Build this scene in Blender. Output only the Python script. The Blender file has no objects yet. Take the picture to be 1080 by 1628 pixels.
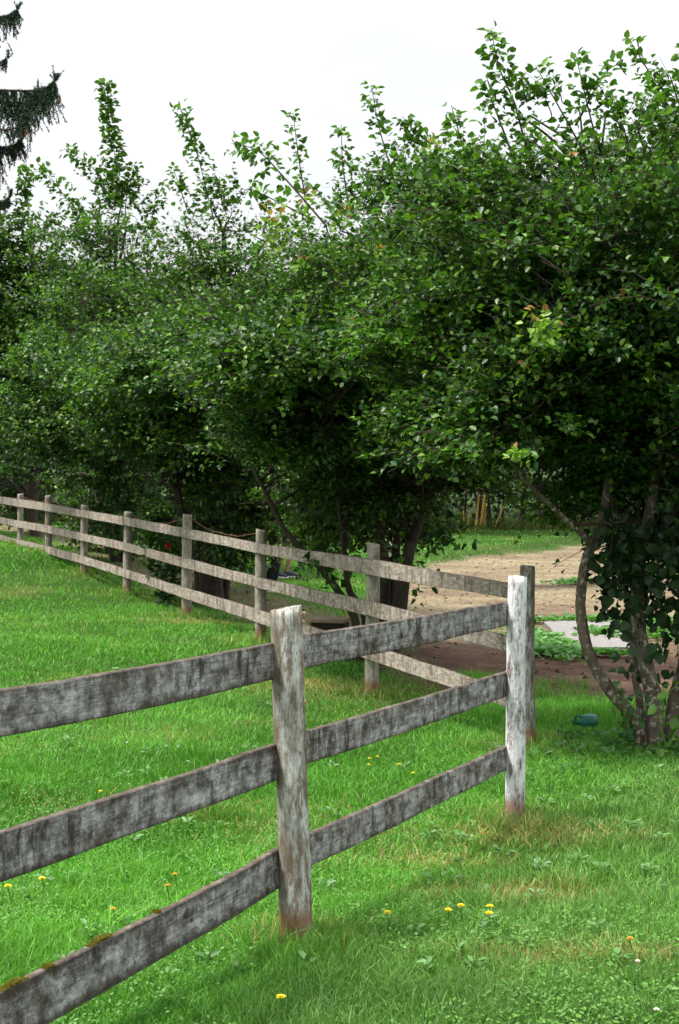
import bpy, math, random
import numpy as np
from mathutils import Vector, Matrix

rng = np.random.default_rng(7)
random.seed(7)
scene = bpy.context.scene
COL = scene.collection

# ------------------------------------------------------------------ camera
CAMZ = 1.8
PITCH = math.radians(1.75)
F = 2261.0
cam_d = bpy.data.cameras.new('camera')
cam = bpy.data.objects.new('camera', cam_d)
COL.objects.link(cam)
cam.location = (0, 0, CAMZ)
cam.rotation_euler = (math.pi/2 - PITCH, 0, 0)
cam_d.sensor_fit = 'VERTICAL'
cam_d.sensor_height = 36
cam_d.sensor_width = 24
cam_d.lens = 50
cam_d.clip_start = 0.05
cam_d.clip_end = 3000
cam_d.dof.use_dof = True
cam_d.dof.focus_distance = 7.5
cam_d.dof.aperture_fstop = 11.0
scene.camera = cam

# ------------------------------------------------------------------ light
SUN_EL, SUN_AZ = math.radians(64), math.radians(255)   # azimuth clockwise from +Y: high, from the left
w = bpy.data.worlds.new('World')
scene.world = w
w.use_nodes = True
nt = w.node_tree
nt.nodes.clear()
out = nt.nodes.new('ShaderNodeOutputWorld')
bg = nt.nodes.new('ShaderNodeBackground')
bg.inputs['Strength'].default_value = 0.12
sky = nt.nodes.new('ShaderNodeTexSky')
sky.sky_type = 'NISHITA'
sky.sun_disc = False
sky.sun_elevation = SUN_EL
sky.sun_rotation = SUN_AZ
sky.dust_density = 2.0
tc = nt.nodes.new('ShaderNodeTexCoord')
mp = nt.nodes.new('ShaderNodeMapping')
mp.inputs['Scale'].default_value = (1.6, 1.6, 6.0)
no = nt.nodes.new('ShaderNodeTexNoise')
no.inputs['Scale'].default_value = 1.7
no.inputs['Detail'].default_value = 6
no.inputs['Roughness'].default_value = 0.5
ra = nt.nodes.new('ShaderNodeMapRange')
ra.inputs['From Min'].default_value = 0.25
ra.inputs['From Max'].default_value = 0.60
ra.inputs['To Min'].default_value = 0.72
ra.inputs['To Max'].default_value = 1.0
mix = nt.nodes.new('ShaderNodeMixRGB')
mix.inputs['Color2'].default_value = (8.2, 8.35, 8.5, 1)
nt.links.new(tc.outputs['Generated'], mp.inputs['Vector'])
nt.links.new(mp.outputs['Vector'], no.inputs['Vector'])
nt.links.new(no.outputs['Fac'], ra.inputs['Value'])
nt.links.new(ra.outputs['Result'], mix.inputs['Fac'])
nt.links.new(sky.outputs['Color'], mix.inputs['Color1'])
sz = nt.nodes.new('ShaderNodeSeparateXYZ'); nt.links.new(tc.outputs['Generated'], sz.inputs[0])
el = nt.nodes.new('ShaderNodeFloatCurve')        # overcast: several times brighter overhead than in the murk at the horizon
cv = el.mapping.curves[0]
cv.points[0].location = (0, .035); cv.points[1].location = (1, .50)
cv.points.new(.10, .13); cv.points.new(.16, .190); cv.points.new(.36, .252); cv.points.new(.6, .36)
el.mapping.use_clip = False; el.mapping.update()
nt.links.new(sz.outputs['Z'], el.inputs['Value'])
em = nt.nodes.new('ShaderNodeMath'); em.operation = 'MULTIPLY'; em.inputs[1].default_value = 3.6
nt.links.new(el.outputs[0], em.inputs[0])
vm = nt.nodes.new('ShaderNodeVectorMath'); vm.operation = 'SCALE'
nt.links.new(mix.outputs['Color'], vm.inputs[0]); nt.links.new(em.outputs[0], vm.inputs['Scale'])
nt.links.new(vm.outputs['Vector'], bg.inputs['Color'])
nt.links.new(bg.outputs['Background'], out.inputs['Surface'])

sun_d = bpy.data.lights.new('sun', 'SUN')
sun_d.energy = 4.5
sun_d.angle = math.radians(9)
sun_d.color = (1.0, 0.95, 0.88)
sun = bpy.data.objects.new('sun', sun_d)
COL.objects.link(sun)
sd = Vector((math.sin(SUN_AZ)*math.cos(SUN_EL), math.cos(SUN_AZ)*math.cos(SUN_EL), math.sin(SUN_EL)))
sun.rotation_euler = sd.to_track_quat('Z', 'Y').to_euler()
sun.location = (0, 0, 30)

vs = scene.view_settings
vs.view_transform = 'Standard'
vs.look = 'None'
vs.exposure = 0.56
vs.gamma = 1
vs.use_curve_mapping = False
scene.render.film_transparent = False
scene.cycles.max_bounces = 6
scene.cycles.diffuse_bounces = 3
scene.cycles.transmission_bounces = 3
scene.cycles.transparent_max_bounces = 4
scene.cycles.use_denoising = True

# ------------------------------------------------------------------ helpers
def P(px, py, Y):
    """point of the place seen at photo pixel (px, py), Y metres ahead"""
    dx = (px-540)/F; du = (814-py)/F
    cp, sp = math.cos(PITCH), math.sin(PITCH)
    dy = cp + du*sp; dz = -sp + du*cp
    k = Y/dy
    return np.array([dx*k, Y, CAMZ+dz*k])

def tag(o, label=None, cat=None, group=None, kind=None):
    if label: o['label'] = label
    if cat: o['category'] = cat
    if group: o['group'] = group
    if kind: o['kind'] = kind
    return o

def empty(name, loc, label, cat, group=None, rz=0):
    o = bpy.data.objects.new(name, None)
    COL.objects.link(o)
    o.location = loc
    o.rotation_euler = (0, 0, rz)
    o.empty_display_size = 0.2
    return tag(o, label, cat, group)

def new_obj(name, me, mat, parent=None, world=True):
    o = bpy.data.objects.new(name, me)
    COL.objects.link(o)
    if mat: me.materials.append(mat)
    if parent is not None:
        o.parent = parent
        if world:      # mesh is given in world coordinates
            bpy.context.view_layer.update()
            o.matrix_parent_inverse = parent.matrix_world.inverted()
    return o

def raw_mesh(name, V, quads=None, tris=None, col=None, smooth=True):
    """fast mesh from numpy arrays"""
    me = bpy.data.meshes.new(name)
    V = np.asarray(V, np.float32).reshape(-1, 3)
    quads = np.zeros((0, 4), np.int32) if quads is None else np.asarray(quads, np.int32).reshape(-1, 4)
    tris = np.zeros((0, 3), np.int32) if tris is None else np.asarray(tris, np.int32).reshape(-1, 3)
    nl = quads.size + tris.size
    me.vertices.add(len(V)); me.vertices.foreach_set('co', V.ravel())
    me.loops.add(nl)
    me.loops.foreach_set('vertex_index', np.concatenate([quads.ravel(), tris.ravel()]))
    me.polygons.add(len(quads)+len(tris))
    st = np.concatenate([np.arange(len(quads))*4, quads.size+np.arange(len(tris))*3]).astype(np.int32)
    me.polygons.foreach_set('loop_start', st)
    me.polygons.foreach_set('use_smooth', np.full(len(st), smooth))
    me.update(calc_edges=True)
    if col is not None:
        a = me.attributes.new('col', 'FLOAT_COLOR', 'POINT')
        c = np.ones((len(V), 4), np.float32); c[:, :3] = col
        a.data.foreach_set('color', c.ravel())
    me.validate()
    return me

def norm(a):
    return a/np.maximum(np.linalg.norm(a, axis=-1, keepdims=True), 1e-9)

class Tubes:
    """collects swept tubes with tapering radii"""
    def __init__(s): s.V = []; s.Q = []; s.T = []; s.n = 0
    def add(s, pts, rad, sides=8, wob=0.0, cap=True):
        pts = np.asarray(pts, float); rad = np.broadcast_to(np.asarray(rad, float), (len(pts),))
        t = norm(np.gradient(pts, axis=0))
        ref = np.array([0, 0, 1.0]) if abs(t[0][2]) < 0.9 else np.array([1.0, 0, 0])
        u = norm(np.cross(t, ref)); v = np.cross(t, u)
        for i in range(1, len(pts)):
            a = u[i-1] - t[i]*np.dot(u[i-1], t[i]); u[i] = a/max(np.linalg.norm(a), 1e-9); v[i] = np.cross(t[i], u[i])
        th = np.linspace(0, 2*np.pi, sides, endpoint=False)
        r = rad[:, None]*(1+wob*rng.normal(size=(len(pts), sides)))
        R = pts[:, None, :] + r[..., None]*(np.cos(th)[None, :, None]*u[:, None, :] + np.sin(th)[None, :, None]*v[:, None, :])
        n0 = s.n; s.V.append(R.reshape(-1, 3))
        i = np.arange(len(pts)-1)[:, None]*sides; j = np.arange(sides)[None, :]; k = (j+1) % sides
        s.Q.append((n0+np.stack([i+j, i+k, i+sides+k, i+sides+j], -1)).reshape(-1, 4))
        s.n += len(pts)*sides
        if cap:
            for base, p in ((n0, pts[0]), (n0+(len(pts)-1)*sides, pts[-1])):
                s.V.append(p[None]); c = s.n; s.n += 1
                s.T.append(np.stack([np.full(sides, c), base+j[0], base+k[0]], -1))
    def mesh(s, name, col=None):
        return raw_mesh(name, np.concatenate(s.V), np.concatenate(s.Q), np.concatenate(s.T) if s.T else None, col)

def curve_pts(ctrl, n=12):
    """smooth polyline through control points (Catmull-Rom)"""
    c = np.asarray(ctrl, float)
    c = np.vstack([2*c[0]-c[1], c, 2*c[-1]-c[-2]])
    o = []
    for i in range(1, len(c)-2):
        for t in np.linspace(0, 1, n, endpoint=False):
            p0, p1, p2, p3 = c[i-1:i+3]
            o.append(0.5*((2*p1)+(-p0+p2)*t+(2*p0-5*p1+4*p2-p3)*t*t+(-p0+3*p1-3*p2+p3)*t**3))
    o.append(c[-2])
    return np.array(o)

def leaves_arrays(pos, d, nrm, ln, wid, col, droop=0.15):
    """folded six-vertex leaves; returns V, quads, colours"""
    N = len(pos)
    d = norm(d); s = norm(np.cross(d, nrm)); n = np.cross(s, d)
    ln = ln[:, None]; wd = (wid*0.5)[:, None]
    fold = 0.45
    b = pos
    tip = pos + d*ln - n*ln*droop
    m1, m2 = 0.30, 0.68
    up = n*wd*fold
    L1 = pos + d*ln*m1 + s*wd + up; R1 = pos + d*ln*m1 - s*wd + up
    L2 = pos + d*ln*m2 + s*wd*0.86 + up*0.8 - n*ln*droop*0.4
    R2 = pos + d*ln*m2 - s*wd*0.86 + up*0.8 - n*ln*droop*0.4
    V = np.stack([b, L1, L2, tip, R2, R1], 1).reshape(-1, 3)
    k = (np.arange(N)*6)[:, None]
    Q = np.concatenate([k+np.array([0, 3, 2, 1]), k+np.array([0, 5, 4, 3])])
    C = np.repeat(col, 6, axis=0)
    return V, Q, C

# value noise for geometry / masks
def vnoise(x, y, seed=0):
    def h(i, j):
        a = np.sin(i*127.1+j*311.7+seed*74.7)*43758.5453
        return a-np.floor(a)
    xi, yi = np.floor(x), np.floor(y); xf, yf = x-xi, y-yi
    xf = xf*xf*(3-2*xf); yf = yf*yf*(3-2*yf)
    return (h(xi, yi)*(1-xf)+h(xi+1, yi)*xf)*(1-yf)+(h(xi, yi+1)*(1-xf)+h(xi+1, yi+1)*xf)*yf
def fbm(x, y, seed=0, o=3):
    s = 0; a = .5; t = 0
    for k in range(o):
        s = s+a*vnoise(x*2**k, y*2**k, seed+k); t += a; a *= .5
    return s/t
def sstep(a, b, x):
    t = np.clip((x-a)/(b-a), 0, 1); return t*t*(3-2*t)

# ------------------------------------------------------------------ materials
def mat(name):
    m = bpy.data.materials.new(name); m.use_nodes = True
    n = m.node_tree; n.nodes.clear()
    o = n.nodes.new('ShaderNodeOutputMaterial'); b = n.nodes.new('ShaderNodeBsdfPrincipled')
    n.links.new(b.outputs[0], o.inputs[0])
    return m, n, b, o
def N(n, typ, **kw):
    x = n.nodes.new(typ)
    for k, v in kw.items():
        if k in x.inputs: x.inputs[k].default_value = v
        else: setattr(x, k, v)
    return x
def ramp(n, fac, stops):
    r = n.nodes.new('ShaderNodeValToRGB'); e = r.color_ramp.elements
    while len(e) < len(stops): e.new(0.5)
    for i, (p, c) in enumerate(stops):
        e[i].position = p; e[i].color = (c if len(c) == 4 else (*c, 1))
    n.links.new(fac, r.inputs['Fac']); return r
def noise(n, vec, scale, detail=5, rough=.6, mapscale=None):
    if mapscale:
        mpn = n.nodes.new('ShaderNodeMapping'); mpn.inputs['Scale'].default_value = mapscale
        n.links.new(vec, mpn.inputs['Vector']); vec = mpn.outputs[0]
    t = n.nodes.new('ShaderNodeTexNoise'); t.inputs['Scale'].default_value = scale
    t.inputs['Detail'].default_value = detail; t.inputs['Roughness'].default_value = rough
    n.links.new(vec, t.inputs['Vector']); return t.outputs['Fac']
def mixc(n, fac, a, b, mode='MIX'):
    x = n.nodes.new('ShaderNodeMixRGB'); x.blend_type = mode
    for s, v in (('Fac', fac), ('Color1', a), ('Color2', b)):
        if hasattr(v, 'links') or isinstance(v, bpy.types.NodeSocket): n.links.new(v, x.inputs[s])
        elif isinstance(v, (int, float)): x.inputs[s].default_value = v
        else: x.inputs[s].default_value = (*v, 1) if len(v) == 3 else v
    return x.outputs[0]
def bump(n, b, h, strength, dist=0.01):
    x = n.nodes.new('ShaderNodeBump'); x.inputs['Strength'].default_value = strength; x.inputs['Distance'].default_value = dist
    n.links.new(h, x.inputs['Height']); n.links.new(x.outputs[0], b.inputs['Normal'])

def leaf_material(name, rough, transl, spec=0.5):
    m, n, b, o = mat(name)
    a = N(n, 'ShaderNodeAttribute', attribute_name='col')
    n.links.new(a.outputs['Color'], b.inputs['Base Color'])
    b.inputs['Roughness'].default_value = rough
    b.inputs['Specular IOR Level'].default_value = spec
    t = n.nodes.new('ShaderNodeBsdfTranslucent')
    c2 = mixc(n, 1.0, a.outputs['Color'], (1.3, 1.5, 0.6), 'MULTIPLY')
    n.links.new(c2, t.inputs['Color'])
    ms = n.nodes.new('ShaderNodeMixShader'); ms.inputs[0].default_value = transl
    n.links.new(b.outputs[0], ms.inputs[1]); n.links.new(t.outputs[0], ms.inputs[2])
    n.links.new(ms.outputs[0], o.inputs[0])
    return m
M = {}
M['leaf'] = leaf_material('glossy_leaf', 0.40, 0.28, 0.32)
M['grass'] = leaf_material('grass_blade', 0.55, 0.30, 0.3)
M['needle'] = leaf_material('needle', 0.6, 0.08, 0.3)

def bark(name, dark, mid, pale, palecut):
    m, n, b, o = mat(name)
    tc = n.nodes.new('ShaderNodeTexCoord'); v = tc.outputs['Object']
    f1 = noise(n, v, 14, 6, .65, (1, 1, .45)); f2 = noise(n, v, 34, 4, .6, (1, 1, .8))
    c = ramp(n, f1, [(.3, dark), (.6, mid)]).outputs[0]
    k = ramp(n, f2, [(palecut, (0, 0, 0)), (palecut+.09, (1, 1, 1))]).outputs[0]
    c = mixc(n, k, c, pale)
    n.links.new(c, b.inputs['Base Color']); b.inputs['Roughness'].default_value = .9
    bump(n, b, f1, .7, .02)
    return m
M['bark'] = bark('bark_lichen', (.035, .025, .017), (.13, .10, .07), (.34, .31, .25), .54)
M['bark_dark'] = bark('bark_dark', (.018, .012, .009), (.06, .042, .03), (.10, .08, .06), .62)
M['bark_pale'] = bark('bark_pale', (.2, .17, .13), (.45, .41, .35), (.55, .5, .44), .5)

def wood(name, kind):
    """weathered board (x = along the board, z = up) or weathered round post (z = up)"""
    m, n, b, o = mat(name)
    tc = n.nodes.new('ShaderNodeTexCoord'); oi = n.nodes.new('ShaderNodeObjectInfo')
    va = n.nodes.new('ShaderNodeVectorMath'); va.operation = 'ADD'
    sc = n.nodes.new('ShaderNodeVectorMath'); sc.operation = 'SCALE'; sc.inputs['Scale'].default_value = 37
    cx = n.nodes.new('ShaderNodeCombineXYZ')
    for i in range(3): n.links.new(oi.outputs['Random'], cx.inputs[i])
    n.links.new(cx.outputs[0], sc.inputs[0]); n.links.new(tc.outputs['Object'], va.inputs[0]); n.links.new(sc.outputs[0], va.inputs[1])
    v = va.outputs[0]
    if kind in ('near', 'far'):
        grain = noise(n, v, 1, 9, .78, (14, 40, 42))
        stain = noise(n, v, 1, 7, .72, (12, 6, 3.2))
        blot = noise(n, v, 1, 9, .8, (15, 16, 19))
        fine = noise(n, v, 1, 5, .75, (110, 110, 150))
        if kind == 'near':
            line = noise(n, v, 1, 6, .7, (3.5, 60, 120))           # long grain
            vert = noise(n, v, 1, 8, .78, (24, 20, 12))            # rain-washed upright streaks
            area = noise(n, v, 1, 4, .6, (4.5, 4, 7))              # broad pale and dark lengths
            c = ramp(n, blot, [(.36, (.040, .031, .024)), (.48, (.098, .084, .072)), (.62, (.185, .168, .152))]).outputs[0]
            s1 = n.nodes.new('ShaderNodeMath'); s1.operation = 'MULTIPLY_ADD'; s1.inputs[1].default_value = .8
            n.links.new(area, s1.inputs[0]); n.links.new(vert, s1.inputs[2])
            pk = ramp(n, s1.outputs[0], [(.88, (0, 0, 0)), (1.0, (1, 1, 1))]).outputs[0]
            pk.node.color_ramp.interpolation = 'EASE'
            mr_ = n.nodes.new('ShaderNodeMapRange'); mr_.inputs['From Min'].default_value = .72; mr_.inputs['From Max'].default_value = 1.02
            n.links.new(s1.outputs[0], mr_.inputs['Value'])
            pale = ramp(n, blot, [(.40, (.12, .115, .11)), (.58, (.58, .58, .59))]).outputs[0]
            c = mixc(n, mr_.outputs[0], c, pale)
            ln_ = ramp(n, line, [(.36, (.42, .38, .34)), (.50, (1, 1, 1)), (.66, (1.0, 1.0, 1.0))]).outputs[0]
            c = mixc(n, .75, c, ln_, 'MULTIPLY')
            # grime along both edges of the board
            so = n.nodes.new('ShaderNodeSeparateXYZ'); n.links.new(tc.outputs['Object'], so.inputs[0])
            ab = n.nodes.new('ShaderNodeMath'); ab.operation = 'ABSOLUTE'; n.links.new(so.outputs['Z'], ab.inputs[0])
            ed = n.nodes.new('ShaderNodeMath'); ed.operation = 'MULTIPLY_ADD'; ed.inputs[1].default_value = -.055
            n.links.new(vert, ed.inputs[0]); n.links.new(ab.outputs[0], ed.inputs[2])
            em_ = n.nodes.new('ShaderNodeMapRange'); em_.inputs['From Min'].default_value = .020; em_.inputs['From Max'].default_value = .042; em_.inputs['To Max'].default_value = .8
            n.links.new(ed.outputs[0], em_.inputs['Value'])
            c = mixc(n, em_.outputs[0], c, (.055, .042, .032))
            # small knots and nail stains
            vo = n.nodes.new('ShaderNodeTexVoronoi'); vo.inputs['Scale'].default_value = 4.2; n.links.new(v, vo.inputs['Vector'])
            kn = ramp(n, vo.outputs['Distance'], [(.05, (1, 1, 1)), (.085, (0, 0, 0))]).outputs[0]
            c = mixc(n, mixc(n, 1, kn, (.85, .85, .85), 'MULTIPLY'), c, (.022, .016, .012))
            dk = ramp(n, stain, [(.37, (1, 1, 1)), (.46, (0, 0, 0))]).outputs[0]
            c = mixc(n, mixc(n, 1, dk, (.85, .85, .85), 'MULTIPLY'), c, (.030, .023, .017))
        else:
            c = ramp(n, grain, [(.32, (.13, .092, .062)), (.5, (.36, .31, .255)), (.66, (.62, .57, .51))]).outputs[0]
            dk = ramp(n, stain, [(.40, (1, 1, 1)), (.52, (0, 0, 0))]).outputs[0]
            c = mixc(n, mixc(n, 1, dk, (.75, .75, .75), 'MULTIPLY'), c, (.10, .075, .05))
        fk = ramp(n, fine, [(.36, (1, 1, 1)), (.47, (0, 0, 0))]).outputs[0]
        c = mixc(n, mixc(n, 1, fk, (.6, .6, .6), 'MULTIPLY'), c, (.045, .034, .026))
        # bare, redder wood on the top edge
        ge = n.nodes.new('ShaderNodeNewGeometry'); sx = n.nodes.new('ShaderNodeSeparateXYZ')
        n.links.new(ge.outputs['Normal'], sx.inputs[0])
        tp = ramp(n, sx.outputs['Z'], [(.55, (0, 0, 0)), (.8, (1, 1, 1))]).outputs[0]
        te = ramp(n, blot, [(.38, (.045, .032, .026)), (.54, (.13, .10, .08)), (.66, (.25, .22, .19))]).outputs[0]
        c = mixc(n, tp, c, te)
        # moss and lichen specks
        ms = noise(n, v, 1, 6, .7, (7, 7, 26))
        mk = ramp(n, ms, [(.66, (0, 0, 0)), (.76, (1, 1, 1))]).outputs[0]
        c = mixc(n, mixc(n, 1, mk, (.55, .55, .55), 'MULTIPLY'), c, (.16, .15, .05))
        h = grain
    else:
        grain = noise(n, v, 1, 8, .76, (26, 26, 7.5))
        big = noise(n, v, 1, 6, .66, (13, 13, 5))
        fine = noise(n, v, 1, 5, .75, (120, 120, 40))
        if kind == 'post_grey':
            c = ramp(n, grain, [(.34, (.09, .068, .042)), (.46, (.27, .24, .195)), (.53, (.50, .50, .47)), (.64, (.66, .67, .64))]).outputs[0]
            dk = ramp(n, big, [(.36, (1, 1, 1)), (.50, (0, 0, 0))]).outputs[0]
            c = mixc(n, mixc(n, 1, dk, (.75, .75, .75), 'MULTIPLY'), c, (.13, .10, .06))
            # lichen-brown weather side (left)
            sp = n.nodes.new('ShaderNodeSeparateXYZ'); n.links.new(tc.outputs['Object'], sp.inputs[0])
            ad = n.nodes.new('ShaderNodeMath'); ad.operation = 'MULTIPLY_ADD'; ad.inputs[1].default_value = .09
            n.links.new(big, ad.inputs[0]); n.links.new(sp.outputs['X'], ad.inputs[2])
            sk = ramp(n, ad.outputs[0], [(.0, (1, 1, 1)), (.035, (0, 0, 0))]).outputs[0]
            c = mixc(n, mixc(n, 1, sk, (.62, .62, .62), 'MULTIPLY'), c, (.12, .088, .05))
        elif kind == 'post_white':
            c = ramp(n, grain, [(.36, (.10, .08, .065)), (.44, (.36, .34, .32)), (.51, (.70, .70, .73)), (.7, (.82, .82, .84))]).outputs[0]
            dk = ramp(n, big, [(.30, (1, 1, 1)), (.42, (0, 0, 0))]).outputs[0]
            c = mixc(n, mixc(n, 1, dk, (.7, .7, .7), 'MULTIPLY'), c, (.20, .17, .14))
        elif kind == 'post_dark':
            c = ramp(n, grain, [(.34, (.05, .04, .03)), (.48, (.22, .20, .17)), (.60, (.50, .48, .45))]).outputs[0]
        else:
            c = ramp(n, grain, [(.3, (.10, .075, .05)), (.48, (.28, .25, .20)), (.68, (.50, .48, .42))]).outputs[0]
        fk = ramp(n, fine, [(.30, (1, 1, 1)), (.42, (0, 0, 0))]).outputs[0]
        c = mixc(n, mixc(n, 1, fk, (.7, .7, .7), 'MULTIPLY'), c, (.05, .035, .025))
        ck = noise(n, v, 1, 4, .6, (55, 55, 5)); ckk = ramp(n, ck, [(.485, (0, 0, 0)), (.497, (1, 1, 1)), (.503, (1, 1, 1)), (.515, (0, 0, 0))]).outputs[0]
        cm = ramp(n, big, [(.45, (0, 0, 0)), (.55, (1, 1, 1))]).outputs[0]
        c = mixc(n, mixc(n, .9, ckk, cm, 'MULTIPLY'), c, (.035, .025, .018))
        # soil-stained foot
        s2 = n.nodes.new('ShaderNodeSeparateXYZ'); n.links.new(tc.outputs['Object'], s2.inputs[0])
        a2 = n.nodes.new('ShaderNodeMath'); a2.operation = 'MULTIPLY_ADD'; a2.inputs[1].default_value = -.22
        n.links.new(grain, a2.inputs[0]); n.links.new(s2.outputs['Z'], a2.inputs[2])
        ft = ramp(n, a2.outputs[0], [(.0, (1, 1, 1)), (.05, (0, 0, 0))]).outputs[0]
        c = mixc(n, mixc(n, 1, ft, (.8, .8, .8), 'MULTIPLY'), c, (.20, .085, .035))
        h = grain
    n.links.new(c, b.inputs['Base Color']); b.inputs['Roughness'].default_value = .88
    b.inputs['Specular IOR Level'].default_value = .25
    bump(n, b, h, .9, .012)
    return m
for k in ('near', 'far', 'post_grey', 'post_white', 'post_dark', 'post_far'): M[k] = wood('wood_'+k, k)

def plain(name, c, rough=.6, var=.25, scale=30, spec=.4):
    m, n, b, o = mat(name)
    tc = n.nodes.new('ShaderNodeTexCoord'); f = noise(n, tc.outputs['Object'], scale, 5, .65)
    lo = tuple(x*(1-var) for x in c); hi = tuple(min(1, x*(1+var)) for x in c)
    r = ramp(n, f, [(.3, lo), (.7, hi)]); n.links.new(r.outputs[0], b.inputs['Base Color'])
    b.inputs['Roughness'].default_value = rough; b.inputs['Specular IOR Level'].default_value = spec
    bump(n, b, f, .3, .004)
    return m
M['rust'] = plain('rusty_wire', (.17, .08, .05), .8)
M['metal'] = plain('dull_nail', (.35, .33, .31), .5)
M['teal'] = plain('teal_plastic', (.02, .15, .10), .45, .3)
M['cap'] = plain('dark_cap', (.012, .04, .035), .4)
M['concrete'] = plain('concrete', (.20, .185, .178), .9, .16, 9)
M['skin'] = plain('skin', (.42, .21, .15), .5, .08)
M['dark_cloth'] = plain('dark_cloth', (.010, .010, .012), .9)
M['navy_cloth'] = plain('navy_cloth', (.02, .025, .05), .9)
M['shoe'] = plain('shoe_fabric', (.03, .035, .06), .7)
M['sole'] = plain('shoe_sole', (.75, .72, .68), .6, .05)
M['hair'] = plain('hair', (.02, .014, .01), .7)
M['timber'] = plain('timber', (.30, .22, .15), .85, .3, 22)
M['timber_dark'] = plain('timber_dark', (.035, .022, .016), .9, .3, 22)
M['pink_wall'] = plain('pink_plaster', (.62, .42, .40), .9, .15, 6)
M['cane'] = plain('dry_cane', (.62, .40, .09), .55, .3, 12)
M['cone'] = plain('spruce_cone', (.20, .085, .05), .8)
M['petal_yellow'] = plain('petal_yellow', (.86, .66, .01), .6, .06)
M['petal_orange'] = plain('petal_orange', (.72, .33, .01), .6, .1)
M['petal_white'] = plain('petal_white', (.72, .66, .62), .6, .08)
M['petal_red'] = plain('petal_red', (.55, .03, .04), .5, .2)
M['stem'] = plain('flower_stem', (.09, .20, .03), .6)
M['fungus'] = plain('bracket_fungus', (.62, .33, .2), .7, .25, 60)
M['moss'] = plain('moss', (.13, .12, .02), .95, .5, 90)

# ------------------------------------------------------------------ fence positions (shared by ground and fence)
KZ = [9.6*(1+.2635*k) for k in range(9)]
KX = [838, 592, 415, 297, 203, 134, 77, 32, -8]
KB = [1188, 1108, 1019, 982, 946, 918, 893, 880, 868]
KT = [900, 865, 842, 818, 814, 803, 788, 785, 779]
N1, N2 = P(470, 1500, 5.4), P(818, 1309, 7.4)
FP = [P(KX[k], KB[k], KZ[k]) for k in range(9)]
ctrl = [tuple(N1), tuple(N2)] + [tuple(p) for p in FP]
def cp(px, py, Y): ctrl.append(tuple(P(px, py, Y)))
ctrl += [(-1.3, 3.4, .02), (0, 0, .03), (6, 2, .0), (-6, 3, .05), (5, 7, -.03), (-4.5, 9, .03), (-8, 16, .08), (-12, 26, .2), (3.3, 9.3, -.06), (2.06, 9.5, -.04)]
ctrl += [(2.2, 12.5, -.22), (5, 14, -.25), (1.8, 17, -.27), (8, 20, -.25), (3, 26, -.27), (9, 34, -.25), (-2, 24, -.10), (0, 30, -.20), (-6, 33, .1),
         (4, 41, -.2), (14, 41, -.2), (-4, 42, -.12), (-10, 44, .1), (-25, 40, .4), (25, 30, 0), (20, 12, 0), (-25, 10, .1), (-20, -10, 0), (20, -10, 0), (0, 70, .8), (-40, 70, 1), (40, 70, .8),
         (0, 150, 2), (150, 0, 0), (-150, 0, 0), (0, -150, 0), (150, 150, 2), (-150, 150, 2)]
C = np.array(ctrl)
def kern(r): return np.sqrt(r*r+1.0)
K = kern(np.linalg.norm(C[:, None, :2]-C[None, :, :2], axis=-1))
wts = np.linalg.solve(K+1e-6*np.eye(len(C)), C[:, 2]-0.0)
def poly_inside(x, y, poly):
    ins = np.zeros(np.shape(x), bool); p = poly
    for i in range(len(p)):
        (x1, y1), (x2, y2) = p[i], p[i-1]
        c = ((y1 > y) != (y2 > y)) & (x < (x2-x1)*(y-y1)/(y2-y1+1e-12)+x1)
        ins ^= c
    return ins
def poly_dist(x, y, poly):
    d = np.full(np.shape(x), 1e9)
    for i in range(len(poly)):
        (x1, y1), (x2, y2) = poly[i], poly[i-1]
        dx, dy = x2-x1, y2-y1
        t = np.clip(((x-x1)*dx+(y-y1)*dy)/(dx*dx+dy*dy), 0, 1)
        d = np.minimum(d, np.hypot(x-x1-t*dx, y-y1-t*dy))
    return np.where(poly_inside(x, y, poly), -d, d)
DIRT = [(1.15, 13.6), (1.5, 12.6), (2.4, 12.3), (4.2, 12.2), (14, 12.5), (30, 18), (30, 41), (12, 39.5), (7.0, 38.5), (4.6, 34), (2.4, 31), (1.3, 27.5), (.75, 20), (.7, 16)]
def height(x, y):
    x = np.asarray(x, float); y = np.asarray(y, float)
    r = np.sqrt((x[..., None]-C[:, 0])**2+(y[..., None]-C[:, 1])**2)
    z = kern(r)@wts
    dd = poly_dist(x, y, DIRT)
    z = z + .18*sstep(.0, .9, dd+.25*(fbm(x*1.4, y*1.4, 5)-.5))*sstep(20, 26, y)
    z = z + .012*(fbm(x*2.2, y*2.2, 3)-.5)
    return z
def H(x, y): return float(height(np.array([x]), np.array([y]))[0])

# ------------------------------------------------------------------ ground sheet
def axis(lo, hi, fine_lo, fine_hi, step, grow=1.35):
    a = list(np.arange(fine_lo, fine_hi, step)); s = step
    while a[-1] < hi: s *= grow; a.append(a[-1]+s)
    s = step
    while a[0] > lo: s *= grow; a.insert(0, a[0]-s)
    return np.array(a)
gx = axis(-900, 900, -13, 13, .14); gy = axis(-300, 1500, 1, 46, .16)
X, Yg = np.meshgrid(gx, gy)
Z = np.zeros_like(X)
for i in range(0, len(gy), 20): Z[i:i+20] = height(X[i:i+20], Yg[i:i+20])
far = sstep(60, 200, np.hypot(X, Yg)); Z = Z*(1-far)+1.5*far
Vg = np.stack([X, Yg, Z], -1).reshape(-1, 3)
nx_, ny_ = len(gx), len(gy)
i, j = np.meshgrid(np.arange(ny_-1), np.arange(nx_-1), indexing='ij'); a = i*nx_+j
Qg = np.stack([a, a+1, a+nx_+1, a+nx_], -1).reshape(-1, 4)

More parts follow.
